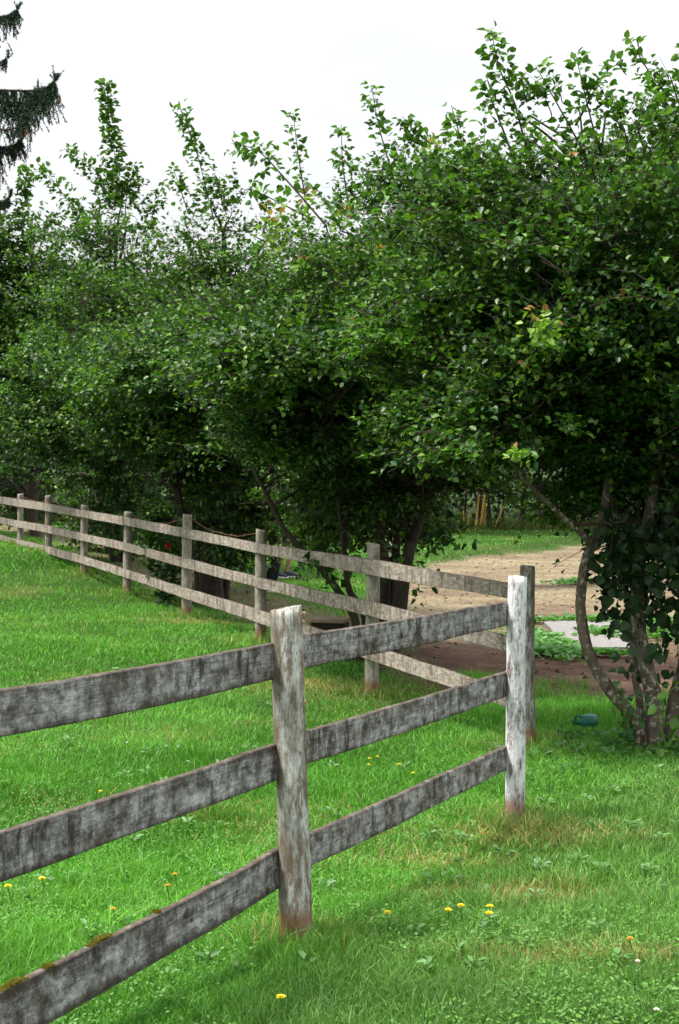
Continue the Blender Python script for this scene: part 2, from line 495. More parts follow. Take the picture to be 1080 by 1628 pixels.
# hedge strip = worn, mostly bare soil under the trees, right of the far fence
fd = norm((FP[7]-FP[0])[:2]); fn = np.array([fd[1], -fd[0]])
def hedge_coord(x, y):
    dx, dy = x-FP[0][0], y-FP[0][1]
    return dx*fn[0]+dy*fn[1], dx*fd[0]+dy*fd[1]      # off to the right of the fence, along it
def lawn_amount(x, y):
    """1 where grass grows, 0 bare"""
    dd = poly_dist(x, y, DIRT)+.5*(fbm(x*1.2, y*1.2, 11)-.5)
    g = sstep(-.05, .35, dd)
    off, al = hedge_coord(x, y)
    bare = sstep(.45, .95, off+.5*(fbm(x*1.5, y*1.5, 12)-.5))*(1-sstep(2.0, 2.9, off))*sstep(1.6, 3.0, al)*(1-sstep(30, 36, al))
    return g*(1-.85*bare)
def dry_amount(x, y):
    d = sstep(.60, .85, fbm(x*.9+3, y*.9, 21, 4))*.28
    for p, r in [(N1, .22), (N2, .34)]+[(q, .36) for q in FP]:
        d = np.maximum(d, .5*np.exp(-((x-p[0])**2+(y-p[1]-.05)**2)/(r*r))*(.4+.9*fbm(x*7, y*7, 31)))
    for (px, py, Yc, rx, ry) in [(525, 1075, 12.4, .9, .5), (325, 1000, 16.6, .7, .45), (820, 1330, 7.1, .5, .25), (690, 1370, 6.6, .35, .15), (950, 1525, 5.25, .5, .12), (800, 1400, 6.1, .4, .15)]:
        q = P(px, py, Yc); d = np.maximum(d, .8*np.exp(-((x-q[0])/rx)**2-((y-q[1])/ry)**2)*(.5+.8*fbm(x*5, y*5, 32)))
    return np.clip(d, 0, 1)
gv = lawn_amount(Vg[:, 0], Vg[:, 1]); dv = dry_amount(Vg[:, 0], Vg[:, 1])
me = raw_mesh('ground', Vg, Qg)
for nm, arr in (('lawn', gv), ('dry', dv)):
    at = me.attributes.new(nm, 'FLOAT', 'POINT'); at.data.foreach_set('value', arr.astype(np.float32))
m, n, b, o = mat('ground')
tc = n.nodes.new('ShaderNodeTexCoord'); v = tc.outputs['Object']
al = N(n, 'ShaderNodeAttribute', attribute_name='lawn').outputs['Fac']; ad = N(n, 'ShaderNodeAttribute', attribute_name='dry').outputs['Fac']
big = noise(n, v, .5, 6, .6, (1, 1.5, 1)); med = noise(n, v, 1.5, 6, .65); fine = noise(n, v, 14, 6, .75)
soil = ramp(n, med, [(.3, (.06, .034, .022)), (.55, (.125, .075, .05)), (.75, (.22, .145, .10))]).outputs[0]
straw = ramp(n, fine, [(.3, (.15, .115, .065)), (.5, (.26, .215, .135)), (.7, (.35, .305, .20))]).outputs[0]
kk = ramp(n, big, [(.34, (.25, .25, .25)), (.58, (1, 1, 1))]).outputs[0]
yy = n.nodes.new('ShaderNodeSeparateXYZ'); n.links.new(v, yy.inputs[0])
yr = ramp(n, N(n, 'ShaderNodeMath').outputs[0], [(0, (0, 0, 0)), (1, (1, 1, 1))])
mr = n.nodes.new('ShaderNodeMapRange'); mr.inputs['From Min'].default_value = 15.5; mr.inputs['From Max'].default_value = 18.5
n.links.new(yy.outputs['Y'], mr.inputs['Value'])
kk = mixc(n, 1, kk, mr.outputs[0], 'MULTIPLY')
dirt = mixc(n, kk, soil, straw)
fk = ramp(n, fine, [(.38, (.45, .45, .45)), (.6, (1, 1, 1))]).outputs[0]
dirt = mixc(n, .8, dirt, fk, 'MULTIPLY')
gr = ramp(n, fine, [(.3, (.015, .03, .008)), (.6, (.04, .075, .016)), (.8, (.07, .11, .025))]).outputs[0]
gr = mixc(n, ad, gr, (.22, .17, .07))
c = mixc(n, al, dirt, gr)
n.links.new(c, b.inputs['Base Color']); b.inputs['Roughness'].default_value = .95; b.inputs['Specular IOR Level'].default_value = .1
bump(n, b, fine, .6, .02)
g = new_obj('ground', me, m); tag(g, kind='structure')

# ------------------------------------------------------------------ grass (uncountable)
def grass_cols(x, y, n_):
    dry = dry_amount(x, y)
    f = fbm(x*.7, y*.7, 41, 3)[:, None]
    a = np.array([.062, .215, .016]); b_ = np.array([.158, .400, .058]); c_ = np.array([.145, .285, .068])
    off, al_ = hedge_coord(x, y)
    t = np.clip(f*1.6-.3+rng.normal(size=(n_, 1))*.22, 0, 1)
    col = a*(1-t)+b_*t
    # cooler, thicker sward on the right lawn
    nd = norm((N2-N1)[:2]); nn = np.array([nd[1], -nd[0]])
    cool = sstep(-.1, .5, (x-N1[0])*nn[0]+(y-N1[1])*nn[1])[:, None]*(y < 12)[:, None]*.75
    col = col*(1-cool)+c_*(.65+.6*t)*cool
    dr = (rng.random((n_, 1)) < dry[:, None]*.85)
    straw_ = np.array([.40, .36, .14])*(.7+.5*rng.random((n_, 1)))
    col = np.where(dr, straw_, col)
    pat = (.72+.56*fbm(x*2.3, y*2.3, 44, 3))[:, None]      # darker and lighter kinds of grass in patches
    return col*(.55+.75*rng.random((n_, 1)))*pat
def blades(x, y, h, wd, lean=.75, cols=None, nm='lawn_grass'):
    n_ = len(x); z = height(x, y)
    th = rng.random(n_)*2*np.pi; ph = rng.random(n_)*2*np.pi
    ln = (np.abs(rng.normal(size=n_))*lean)*h
    s = np.stack([np.cos(th), np.sin(th), np.zeros(n_)], -1)*(wd/2)[:, None]
    l = np.stack([np.cos(ph), np.sin(ph), np.zeros(n_)], -1)*ln[:, None]
    base = np.stack([x, y, z-.004], -1); up = np.array([0, 0, 1.0])
    m_ = base+l*.35+up*(h*.6)[:, None]; t = base+l*1.1+up*h[:, None]
    V = np.stack([base-s, base+s, m_+s*.75, m_-s*.75, t], 1).reshape(-1, 3)
    k = (np.arange(n_)*5)[:, None]
    col = cols if cols is not None else grass_cols(x, y, n_)
    C5 = np.repeat(col, 5, 0).reshape(n_, 5, 3).copy(); C5[:, 4] *= 1.08
    return V, k+np.array([0, 1, 2, 3]), k+np.array([3, 2, 4]), C5.reshape(-1, 3)
def wedge(n_, y0, y1, marg=1.2, p=0.0):
    # even in the picture's depth spacing
    u = rng.random(n_); inv = 1/y0+(1/y1-1/y0)*u
    y = 1/inv
    hw = y*.2388+marg
    x = (rng.random(n_)*2-1)*hw
    return x, y
parts = []
def addg(x, y, h, wd, **k):
    keep = rng.random(len(x)) < lawn_amount(x, y)
    x, y, h, wd = x[keep], y[keep], h[keep], wd[keep]
    parts.append(blades(x, y, h, wd, **k))
def mow(x, y): return .023+.042*fbm(x*2.1, y*2.1, 51)**1.4
for (n_, y0, y1, hs, ww) in [(600000, 3.0, 6.2, 1.0, .0038), (270000, 6.2, 12, 1.0, .0058), (150000, 12, 22, 1.05, .009), (110000, 22, 43, 1.0, .018)]:
    x, y = wedge(n_, y0, y1, 2.1)
    addg(x, y, mow(x, y)*hs*(.55+.9*rng.random(n_)), ww*(.7+.6*rng.random(n_)))
# taller tufts: by the posts and here and there on the right lawn
def tuft(cx_, cy_, r, n_, h0):
    a_ = rng.random(n_)*2*np.pi; q = np.sqrt(rng.random(n_))*r
    x, y = cx_+np.cos(a_)*q, cy_+np.sin(a_)*q
    parts.append(blades(x, y, h0*(.4+.7*rng.random(n_)), .0045*(.7+.7*rng.random(n_)), lean=.5))
for q in (N1, N2): tuft(q[0], q[1]-.06, .22, 1500, .105)
for q in FP: tuft(q[0], q[1], .25, 500, .13)
for _ in range(80):
    x, y = wedge(1, 3.6, 9.5, .4); tuft(x[0], y[0], .10+.12*random.random(), 300, .07+.035*random.random())
for _ in range(60):      # edge of the worn soil and weeds round the field
    x, y = wedge(1, 10.5, 13.2, .4); tuft(max(x[0], 1.3), y[0], .3, 260, .12)
def joinp(parts):
    V = np.concatenate([p[0] for p in parts]); C_ = np.concatenate([p[3] for p in parts])
    off = 0; Q = []; T = []
    for p in parts: Q.append(p[1]+off); T.append(p[2]+off); off += len(p[0])
    return raw_mesh('grass', V, np.concatenate(Q), np.concatenate(T), C_, smooth=True)
g = new_obj('lawn_grass', joinp(parts), M['grass'])
tag(g, 'green lawn grass with yellowed dry patches round the fence posts', 'grass', kind='stuff')

# broad-leaved weeds and clover in the sward
def weeds(spots, nleaf, size, base_col, spread, nm, label, cat):
    ps, ds, ns, ls, cs = [], [], [], [], []
    for (x, y) in spots:
        k = max(3, int(nleaf*(.6+.8*random.random())))
        a_ = rng.random(k)*2*np.pi; q = np.sqrt(rng.random(k))*spread*(.5+random.random())
        xx, yy = x+np.cos(a_)*q, y+np.sin(a_)*q
        z = height(xx, yy)+.02+.035*rng.random(k)
        ps.append(np.stack([xx, yy, z], -1))
        ds.append(np.stack([np.cos(a_), np.sin(a_), .35+.5*rng.random(k)], -1)); ns.append(np.stack([rng.normal(size=k)*.3, rng.normal(size=k)*.3-.2, np.ones(k)], -1))
        ls.append(size*(.6+.8*rng.random(k))); cs.append(np.array(base_col)*(.7+.6*rng.random((k, 1))))
    ls = np.concatenate(ls)
    V, Q, C_ = leaves_arrays(np.concatenate(ps), np.concatenate(ds), np.concatenate(ns), ls, ls*.55, np.concatenate(cs), .2)
    o_ = new_obj(nm, raw_mesh(nm, V, Q, None, C_), M['leaf']); tag(o_, label, cat, kind='stuff'); return o_
sp = []
for _ in range(5200):
    x, y = wedge(1, 3.4, 22, .5)
    right_ = (x[0]-N1[0])*(N2[1]-N1[1])-(y[0]-N1[1])*(N2[0]-N1[0]) > 0
    if lawn_amount(x, y)[0] > .6 and fbm(x*.8, y*.8, 61)[0] > (.56 if right_ else .40): sp.append((x[0], y[0]))
weeds(sp, 11, .014, (.095, .23, .035), .08, 'clover', 'low clover and broad leaved weeds scattered through the lawn', 'clover')
sp = []
for _ in range(120):
    x, y = wedge(1, 4.9, 13, .4)
    if lawn_amount(x, y)[0] > .6: sp.append((x[0], y[0]))
weeds(sp, 11, .032, (.11, .23, .07), .025, 'plantain_weed', 'pale broad leaved rosette weeds in the short grass', 'weeds')
# weeds round the slab and along the soil edge
sp = []
for (px, py, Yc, rx, ry, k) in [(862, 1010, 16.6, .25, 1.3, 90), (950, 982, 19.2, 1.2, .25, 60), (955, 1003, 17.9, .2, .25, 26), (1050, 1005, 18.0, .5, .9, 60), (890, 1042, 15.6, .35, .15, 25), (990, 1042, 15.6, .5, .12, 16),
                                (730, 990, 18.6, .45, .25, 30), (908, 923, 25.5, .35, .4, 20)]:
    q = P(px, py, Yc)
    for _ in range(k): sp.append((q[0]+random.gauss(0, rx*.6), q[1]+random.gauss(0, ry*.6)))
weeds(sp, 14, .085, (.07, .20, .035), .13, 'ground_weed', 'leafy green weeds round the concrete slab on the dirt yard', 'weeds')
sp = []
for _ in range(60):
    x = random.gauss(2.2, .45); y = random.gauss(9.2, .35)
    sp.append((x, y))
weeds(sp, 9, .045, (.05, .14, .03), .07, 'undergrowth', 'low leafy undergrowth round the foot of the curved tree', 'undergrowth')

# leaf litter and clods on the bare soil (uncountable)
k = 4000; x = rng.uniform(-1, 10, k); y = 11.5+rng.random(k)**1.5*24
keep = (lawn_amount(x, y) < .5) & (fbm(x*1.3, y*1.3, 88) > .40); x, y = x[keep], y[keep]; k = len(x)
a_ = rng.random(k)*2*np.pi; ln = .03+.05*rng.random(k)**2
V, Q, Cc = leaves_arrays(np.stack([x, y, height(x, y)+.006], -1), np.stack([np.cos(a_), np.sin(a_), .25*rng.random(k)], -1), np.array([0, 0, 1.0])+rng.normal(size=(k, 3))*.4, ln, ln*.7,
                         np.where(rng.random((k, 1)) < .6, np.array([.07, .04, .025]), np.array([.30, .22, .13]))*(.6+.8*rng.random((k, 1))), .3)
g = new_obj('leaf_litter', raw_mesh('leaf_litter', V, Q, None, Cc), M['grass']); tag(g, 'fallen leaves and crumbs of soil scattered over the dirt yard', 'leaf litter', kind='stuff')

# ------------------------------------------------------------------ fences
def post(parent, foot, top_px, top_py, Y, r, material, lean_to=None, nm='post', square=False):
    top = P(top_px, top_py, Y); L = top-foot; h = np.linalg.norm(L)
    sides = 28; n_ = 44
    zz = np.linspace(-.25, h, n_)
    th = np.linspace(0, 2*np.pi, sides, endpoint=False)
    seed = random.random()*50
    V = []
    for k, z in enumerate(zz):
        rr = r*(1+.05*(vnoise(np.full(sides, z*3+seed), np.cos(th)*1.5+seed, 1)-.5)*2 + .05*(vnoise(th*4+seed, np.full(sides, z*5), 2)-.5)*2)
        rr = rr*(1.02-.04*max(0, z)/h)
        if k >= n_-2: rr = rr*(.995 if k == n_-2 else .975)
        cx_ = .004*math.sin(z*3.1+seed); cy_ = .004*math.cos(z*2.3+seed)
        dz = .010*np.cos(th*1+seed)+.0006*rng.normal(size=sides) if k == n_-1 else 0
        V.append(np.stack([cx_+rr*np.cos(th), cy_+rr*np.sin(th), np.full(sides, z)+dz], -1))
    V = np.concatenate(V+[np.array([[0, 0, h-.004]])])
    i, j = np.meshgrid(np.arange(n_-1), np.arange(sides), indexing='ij'); jj = (j+1) % sides
    Q = np.stack([i*sides+j, i*sides+jj, (i+1)*sides+jj, (i+1)*sides+j], -1).reshape(-1, 4)
    b0 = (n_-1)*sides; T = np.stack([b0+np.arange(sides), b0+(np.arange(sides)+1) % sides, np.full(sides, len(V)-1)], -1)
    me_ = raw_mesh(nm, V, Q, T)
    o_ = new_obj(nm, me_, material, parent, world=False)
    zax = Vector(L/h); xax = Vector((1, 0, 0)); yax = zax.cross(xax).normalized(); xax = yax.cross(zax)
    mw = Matrix((xax, yax, zax)).transposed().to_4x4(); mw.translation = Vector(foot)
    o_.matrix_local = parent.matrix_world.inverted() @ mw
    return o_

def rail(parent, t0, b0, t1, b1, thick, material, nm='rail', n_=46, ext0=0, ext1=0, sag=0.0, moss=None):
    """board with its end edges top/bottom given in the place"""
    t0, b0, t1, b1 = map(np.array, (t0, b0, t1, b1))
    m0, m1 = (t0+b0)/2, (t1+b1)/2
    h0, h1 = np.linalg.norm(t0-b0)/2, np.linalg.norm(t1-b1)/2
    L = np.linalg.norm(m1-m0); xax = (m1-m0)/L; zax = np.array([0, 0, 1.0]); yax = norm(np.cross(zax, xax)); zax = np.cross(xax, yax)
    s0, s1 = -ext0, L+ext1
    xs = np.linspace(s0, s1, n_); u = xs/L
    hh = h0+(h1-h0)*u; sd_ = random.random()*90
    e_t = .0035*(vnoise(xs*2.6+sd_, xs*0, 1)-.5)*2+.0012*(vnoise(xs*21+sd_, xs*0, 2)-.5)*2
    e_b = .0035*(vnoise(xs*2.6+sd_, xs*0+9, 3)-.5)*2+.0012*(vnoise(xs*21+sd_, xs*0, 4)-.5)*2
    bend = .008*(vnoise(xs*1.1+sd_, xs*0, 5)-.5)*2
    sg = -sag*4*u*(1-u)
    prof = [(-1, 1), (-1, .35), (-1, -.35), (-1, -1), (1, -1), (1, -.35), (1, .35), (1, 1)]
    # small bevel at the arrises
    ring = []
    bev = .004
    for (sy, sz) in prof:
        if abs(sz) == 1:
            pts = [(sy*(thick/2), sz, -bev), (sy*(thick/2-bev), sz, 0)]
            if (sy < 0 and sz < 0) or (sy > 0 and sz > 0): ring += [pts[0], pts[1]]
            else: ring += [pts[1], pts[0]]
        else: ring.append((sy*thick/2, sz, 0))
    R = len(ring); V = np.zeros((n_, R, 3))
    for k, (y_, sz, dz) in enumerate(ring):
        edge = (e_t if sz > 0 else e_b)*(1 if abs(sz) == 1 else .0)
        V[:, k, 0] = xs; V[:, k, 1] = y_+bend; V[:, k, 2] = sg+sz*hh+np.sign(sz)*dz*1.0+edge
    V = V.reshape(-1, 3)
    i, j = np.meshgrid(np.arange(n_-1), np.arange(R), indexing='ij'); jj = (j+1) % R
    Q = np.stack([i*R+j, i*R+jj, (i+1)*R+jj, (i+1)*R+j], -1).reshape(-1, 4)
    c0, c1 = V[:R].mean(0), V[-R:].mean(0); V = np.vstack([V, c0, c1])
    T = np.concatenate([np.stack([(np.arange(R)+1) % R, np.arange(R), np.full(R, len(V)-2)], -1),
                        np.stack([(n_-1)*R+np.arange(R), (n_-1)*R+(np.arange(R)+1) % R, np.full(R, len(V)-1)], -1)])
    me_ = raw_mesh(nm, V, Q, T, smooth=False)
    o_ = new_obj(nm, me_, material, parent, world=False)
    mw = Matrix((Vector(xax), Vector(yax), Vector(zax))).transposed().to_4x4(); mw.translation = Vector(m0)
    o_.matrix_local = parent.matrix_world.inverted() @ mw
    return o_, (m0, xax, yax, zax, h0, h1, L)

def blob_mesh(nm, c, r, seed, sub=2, flat=1.0):
    import bmesh
    bm = bmesh.new(); bmesh.ops.create_icosphere(bm, subdivisions=sub, radius=1)
    for v_ in bm.verts:
        k = 1+.25*math.sin(v_.co.x*5+seed)*math.cos(v_.co.y*4+seed*2)
        v_.co = Vector((v_.co.x*r[0]*k, v_.co.y*r[1]*k, v_.co.z*r[2]*k))+Vector(c)
    me_ = bpy.data.meshes.new(nm); bm.to_mesh(me_); bm.free()
    for p_ in me_.polygons: p_.use_smooth = True
    return me_

near = empty('rail_fence', tuple(N1), 'dark weathered plank fence crossing the foreground with two rough whitish round posts', 'fence')
bpy.context.view_layer.update()
p1 = post(near, N1, 456, 966, 5.4, .0605, M['post_grey']); p1['label'] = 'thick greyish round post peeling and lichen stained'
p2 = post(near, N2, 824, 917, 7.4, .051, M['post_white']); p2['label'] = 'whitewashed round post with flaking paint'
D0 = P(0, 1300, 3.97)
N0 = N1-(N2-N1)*np.array([1, 1, 0]); N0[2] = H(N0[0], N0[1])
q = N0+np.array([0, 0, 1.25])
# post beyond the left edge of the photograph
o3 = post(near, N0, 540+(q[0]/q[1])*F, 814-F*math.tan(math.atan2(q[2]-CAMZ, q[1])+PITCH), q[1], .06, M['post_grey'])
YA0, YA1, YB1 = 4.03, 5.46, 7.45
for (a, b_, c_, d_) in [(1095, 1172, 1020, 1079), (1322, 1402, 1181, 1240), (1576, 1669, 1349, 1412)]:
    low_rail = rail(near, P(0, a, YA0), P(0, b_, YA0), P(440, c_, YA1-.06), P(440, d_, YA1-.06), .026, M['near'], ext0=.62, ext1=.06, sag=.004)
for (a, b_, c_, d_) in [(1008, 1062, 955, 994), (1162, 1214, 1067, 1107), (1325, 1379, 1183, 1222)]:
    rail(near, P(488, a, YA1+.02), P(488, b_, YA1+.02), P(806, c_, YB1-.02), P(806, d_, YB1-.02), .026, M['near'], ext0=.13, ext1=.05, sag=.003)
def px_of(q):
    y_ = q[1]; z_ = q[2]-CAMZ; cp_, sp_ = math.cos(PITCH), math.sin(PITCH)
    return 540+F*q[0]/(y_*cp_-z_*sp_)
m0_, xa_, ya_, za_, h0_, h1_, L_r = low_rail[1]
for (px, ln_, hh_) in [(160, .052, .011), (22, .05, .011), (78, .018, .006), (250, .010, .005)]:
    s_ = min(np.linspace(-.1, L_r, 400), key=lambda t_: abs(px_of(m0_+xa_*t_)-px)); u_ = s_/L_r
    c_ = m0_+xa_*s_+za_*(h0_+(h1_-h0_)*u_-.004*4*u_*(1-u_)+.0)
    c_ = c_
    ps_ = c_+xa_*np.clip(rng.normal(size=(1600, 1)), -2, 2)*ln_*.55+ya_*rng.uniform(-.012, .012, (1600, 1)); 
    ps_ = ps_+za_*(hh_*rng.random((1600, 1))*np.exp(-((ps_-c_)@xa_/ln_)**2)[:, None])
    dd_ = norm(rng.normal(size=(1600, 3))+za_*1.0); V_, Q_, C_m = leaves_arrays(ps_, dd_, rng.normal(size=(1600, 3)), np.full(1600, .005), np.full(1600, .0022), np.array([.20, .17, .02])*(.4+.9*rng.random((1600, 1))))
    new_obj('moss_tuft', raw_mesh('moss_tuft', V_, Q_, None, C_m), M['grass'], near)
for (px, py, Yc) in [(483, 975, 5.40), (482, 988, 5.40), (484, 1115, 5.40)]:
    new_obj('bracket_fungus', blob_mesh('bracket_fungus', P(px, py, Yc), (.007, .010, .006 if py == 988 else .009), py), M['fungus'], near)
# wire loop and staples
for (px, py, Yc) in [(432, 1026, 5.40), (792, 1185, 7.40)]:
    tb = Tubes(); c_ = P(px, py, Yc); tb.add([c_+np.array([-.02, -.03, 0]), c_+np.array([.02, -.04, .004])], .0022, 5)
    new_obj('nail', tb.mesh('nail'), M['metal'], near)

farf = empty('rail_fence', tuple(FP[0]), 'long pale plank fence receding to the left under the trees', 'fence')
bpy.context.view_layer.update()
for k in range(9):
    r = .058 if k in (1,) else (.051 if k == 0 else .06)
    post(farf, FP[k], KX[k]+(1 if k else 1), KT[k], KZ[k], r, M['post_dark'] if k == 0 else M['post_far'])
TR = [(932, 956), (888, 914), (863, 879), (839, 854), (821, 835), (810, 822), (799, 812), (793, 805), (787, 798)]
MR = [(1017, 1042), (955, 979), (917, 934), (886, 902), (862, 875), (847, 859), (834, 846), (827, 838), (819, 829)]
BR = [(1104, 1132), (1024, 1048), (968, 989), (933, 950), (904, 917), (882, 895), (867, 879), (857, 868), (846, 856)]
for k in range(8):
    for R_ in (TR, MR, BR):
        j0 = .06 if k else .12
        dpx = -5 if k else 0
        Y0, Y1 = KZ[k]-.085, KZ[k+1]-.085
        rail(farf, P(KX[k]-6, R_[k][0], Y0), P(KX[k]-6, R_[k][1], Y0), P(KX[k+1]-6, R_[k+1][0], Y1), P(KX[k+1]-6, R_[k+1][1], Y1), .024, M['far'], n_=30, ext0=-.002, ext1=-.006)
# wire strung along the post heads
tb = Tubes()
for k in range(2, 8):
    a, b_ = P(KX[k]+4, KT[k]+3, KZ[k]), P(KX[k+1]+4, KT[k+1]+3, KZ[k+1])
    t = np.linspace(0, 1, 14)[:, None]; sg = -(4*t*(1-t))*np.array([0, 0, .07+.05*random.random()])
    w_ = a+(b_-a)*t+sg+rng.normal(size=(14, 3))*.006
    tb.add(w_, .0032, 5)
    for q in w_[1::2]:
        for s_ in (-1, 1): tb.add([q-np.array([.012, 0, .02*s_]), q+np.array([.012, 0, .02*s_])], .0022, 4)
wr = new_obj('barbed_wire', tb.mesh('barbed_wire'), M['rust']); tag(wr, 'rusty barbed wire strung along the post tops of the far fence', 'wire')

# ------------------------------------------------------------------ trees
GREENS = np.array([[.014, .046, .008], [.034, .092, .013], [.098, .190, .026], [.024, .074, .024]])
def make_crown_leaves(pos, outd, n_, size, young, jit=.36, up=.9):
    d = norm(outd+rng.normal(size=(n_, 3))*.55+np.array([0, 0, -.12]))
    nr = np.array([0, 0, up])+outd*.35+rng.normal(size=(n_, 3))*jit
    ln = size*(.65+.6*rng.random(n_))
    c = GREENS[rng.integers(0, 4, n_)]*(.75+.5*rng.random((n_, 1)))
    yc = np.array([.12, .27, .03])*(.8+.4*rng.random((n_, 1)))
    return leaves_arrays(pos, d, nr, ln, ln*(.62+.2*rng.random(n_)), c*(1-young)+yc*young, .12)

def tree(name, label, base, stems, blobs, n_clump, per, leaf, shoots=(), youngs=(), bark_m='bark_dark', group='shrubby trees in the hedge row', extra_stems=(), csize=.42, young_p=.12, brown=False, sprays=(), vs_=1.3, airy=.70):
    global rng
    rng = np.random.default_rng(int(abs(base[1])*100)); random.seed(int(abs(base[1])*100))
    root = empty(name, tuple(base), label, 'tree', group)
    bpy.context.view_layer.update()
    tb = Tubes(); limbs = []
    # stems: list of (control points, r0, r1)
    for (cps, r0, r1) in stems:
        pts = curve_pts(cps, 8); pts = pts+np.cumsum(rng.normal(size=pts.shape)*.004, 0)*np.linspace(0, 1, len(pts))[:, None]
        rr = np.linspace(r0, r1, len(pts)); rr[0:2] *= 1.15
        tb.add(pts, rr, 12, .035)
        limbs.append(np.column_stack([pts, rr])[len(pts)//3:])
    nodes = np.concatenate(limbs)
    B = np.array(blobs, float)      # x y z r
    # main limbs to the blob centres
    bt = Tubes()
    for b_ in B:
        for rep in range(2):
            tgt = b_[:3]+rng.normal(size=3)*b_[3]*.25
            q = nodes[np.argmin(np.linalg.norm(nodes[:, :3]-tgt, axis=1)+1.2*np.maximum(0, nodes[:, 2]-tgt[2]))]
            mid = (q[:3]+tgt)/2+np.array([0, 0, .15*np.linalg.norm(tgt-q[:3])])+rng.normal(size=3)*.08
            pts = curve_pts([q[:3], mid, tgt], 6); rr = np.linspace(min(q[3]*.7, .035), .006, len(pts))
            bt.add(pts, rr, 7, .03); limbs.append(np.column_stack([pts, rr])[2:])
    nodes = np.concatenate(limbs)
    wv = B[:, 3]**1.9; idx = rng.choice(len(B), n_clump, p=wv/wv.sum())
    u = norm(rng.normal(size=(n_clump, 3))); rad = .86*rng.random(n_clump)**.6
    cl = B[idx, :3]+u*(rad*B[idx, 3])[:, None]
    # most twigs gather into flat boughs with dark gaps between them
    nb = max(12, n_clump//85)
    bi = rng.choice(len(B), nb, p=wv/wv.sum()); ub = norm(rng.normal(size=(nb, 3))*np.array([1, 1, .9])+np.array([0, -.25, .12])); bs = B[bi, :3]+ub*(B[bi, 3]*np.where(ub[:, 2] > .45, .50+.34*rng.random(nb), .72+.30*rng.random(nb)))[:, None]
    br = B[bi, 3]*0+csize*(1.7+1.5*rng.random(nb)); by = np.clip(rng.normal(size=nb)*.26, 0, .6)
    nbc = int(n_clump*.76); pick = rng.choice(nb, nbc, p=br**2/(br**2).sum())
    e3 = norm(rng.normal(size=(nbc, 3)))*(rng.random((nbc, 1))**.45)
    outb = norm(ub[pick]*np.array([1, 1, 0])+1e-4)
    e3 = e3*br[pick][:, None]*np.array([1, 1, .24]); e3[:, 2] -= .35*(e3*outb).sum(1)     # boughs droop outward
    cl[:nbc] = bs[pick]+e3; tint = np.zeros(n_clump); tint[:nbc] = by[pick]
    nz = fbm(cl[:, 0]*vs_+cl[:, 1]*.9*vs_, cl[:, 2]*vs_*1.5+cl[:, 1]*.4*vs_, 91, 2)
    keep = nz > np.quantile(nz, .16); cl = cl[keep]; tint = tint[keep]
    env = (np.linalg.norm(cl[:, None, :]-B[None, :, :3], axis=2)/(B[None, :, 3]+.10+.16*rng.random((len(cl), 1)))).min(1) < 1; cl = cl[env]; tint = tint[env]
    o_c, _a = hedge_coord(cl[:, 0], cl[:, 1]); keep = (cl[:, 2] > 1.85) | (o_c > .5); cl = cl[keep]; tint = tint[keep]; n_clump = len(cl); zq = np.quantile(cl[:, 2], .72); zlo, zhi = np.quantile(cl[:, 2], [.45, .985])
    LV, LQ, LC = [], [], []; nv = 0
    def push(a):
        nonlocal nv
        LV.append(a[0]); LQ.append(a[1]+nv); LC.append(a[2]); nv += len(a[0])
    trunkc = np.array([base[0], base[1], base[2]+1.5])
    P_, O_, Yg_ = [], [], []
    for ci in range(n_clump):
        c_ = cl[ci]
        q = nodes[np.argmin(np.linalg.norm(nodes[:, :3]-c_, axis=1)+.8*np.maximum(0, nodes[:, 2]-c_[2]))]
        L = c_-q[:3]; ll = np.linalg.norm(L)
        mid = q[:3]+L*.5+np.array([0, 0, .1*ll])+rng.normal(size=3)*.05
        pts = curve_pts([q[:3], mid, c_], 4)
        if ci % 2 == 0 or n_clump < 200: bt.add(pts, np.linspace(min(.012, q[3]*.6), .004, len(pts)), 4, 0, False)
        outw = norm(norm(c_-trunkc)*.9+norm(L)*.6+np.array([0, 0, .15]))
        k = int(per*(.5+random.random()))
        ntw = 6; young = (1.0 if random.random() < young_p else 0.0)*(.35+.5*random.random())+tint[ci]
        szc = csize*(.6+.8*random.random())
        tw = norm(outw*.8+rng.normal(size=(ntw, 3))*np.array([.8, .8, .22]))*szc*(.6+.7*rng.random((ntw, 1)))
        hc = float(np.clip((c_[2]-zlo)/(zhi-zlo), 0, 1)); kt = rng.random(ntw) > airy*hc; kt[0] = True      # looser towards the top
        k = max(6, int(k*(.22+.85*kt.mean()))); ti = rng.choice(np.where(kt)[0], k); s = rng.random(k)
        pos = c_+tw[ti]*s[:, None]+rng.normal(size=(k, 3))*.022-np.array([0, 0, 1])*(s*s*.06)[:, None]
        P_.append(pos); O_.append(norm(tw[ti]*1.2/szc+rng.normal(size=(k, 3))*.4)); Yg_.append(np.clip(young+rng.normal(size=(k, 1))*.08, 0, 1))
        for t_ in (tw[:3] if c_[2] < zq else tw[kt]):
            bt.add([c_, c_+t_*.5+np.array([0, 0, .01]), c_+t_*.92-np.array([0, 0, .05])], np.array([.004, .003, .002])*(1-.45*hc), 3, 0, False)
    pos = np.concatenate(P_); od = np.concatenate(O_); young_lit = np.concatenate(Yg_)
    ztop = np.quantile(pos[:, 2], .985); zmid = np.quantile(pos[:, 2], .45)
    hf = np.clip((pos[:, 2]-zmid)/(ztop-zmid), 0, 1)
    off_, _al = hedge_coord(pos[:, 0], pos[:, 1]); clear = pos[:, 2] > 1.55-.25*np.clip(off_-.1, 0, 9)+.2*np.clip(-off_, 0, 2)   # kept off the fence boards
    clear |= (off_ > .40+.25*rng.random(len(pos)))
    keep = clear & (rng.random(len(pos)) > .2*hf)                      # looser foliage towards the top
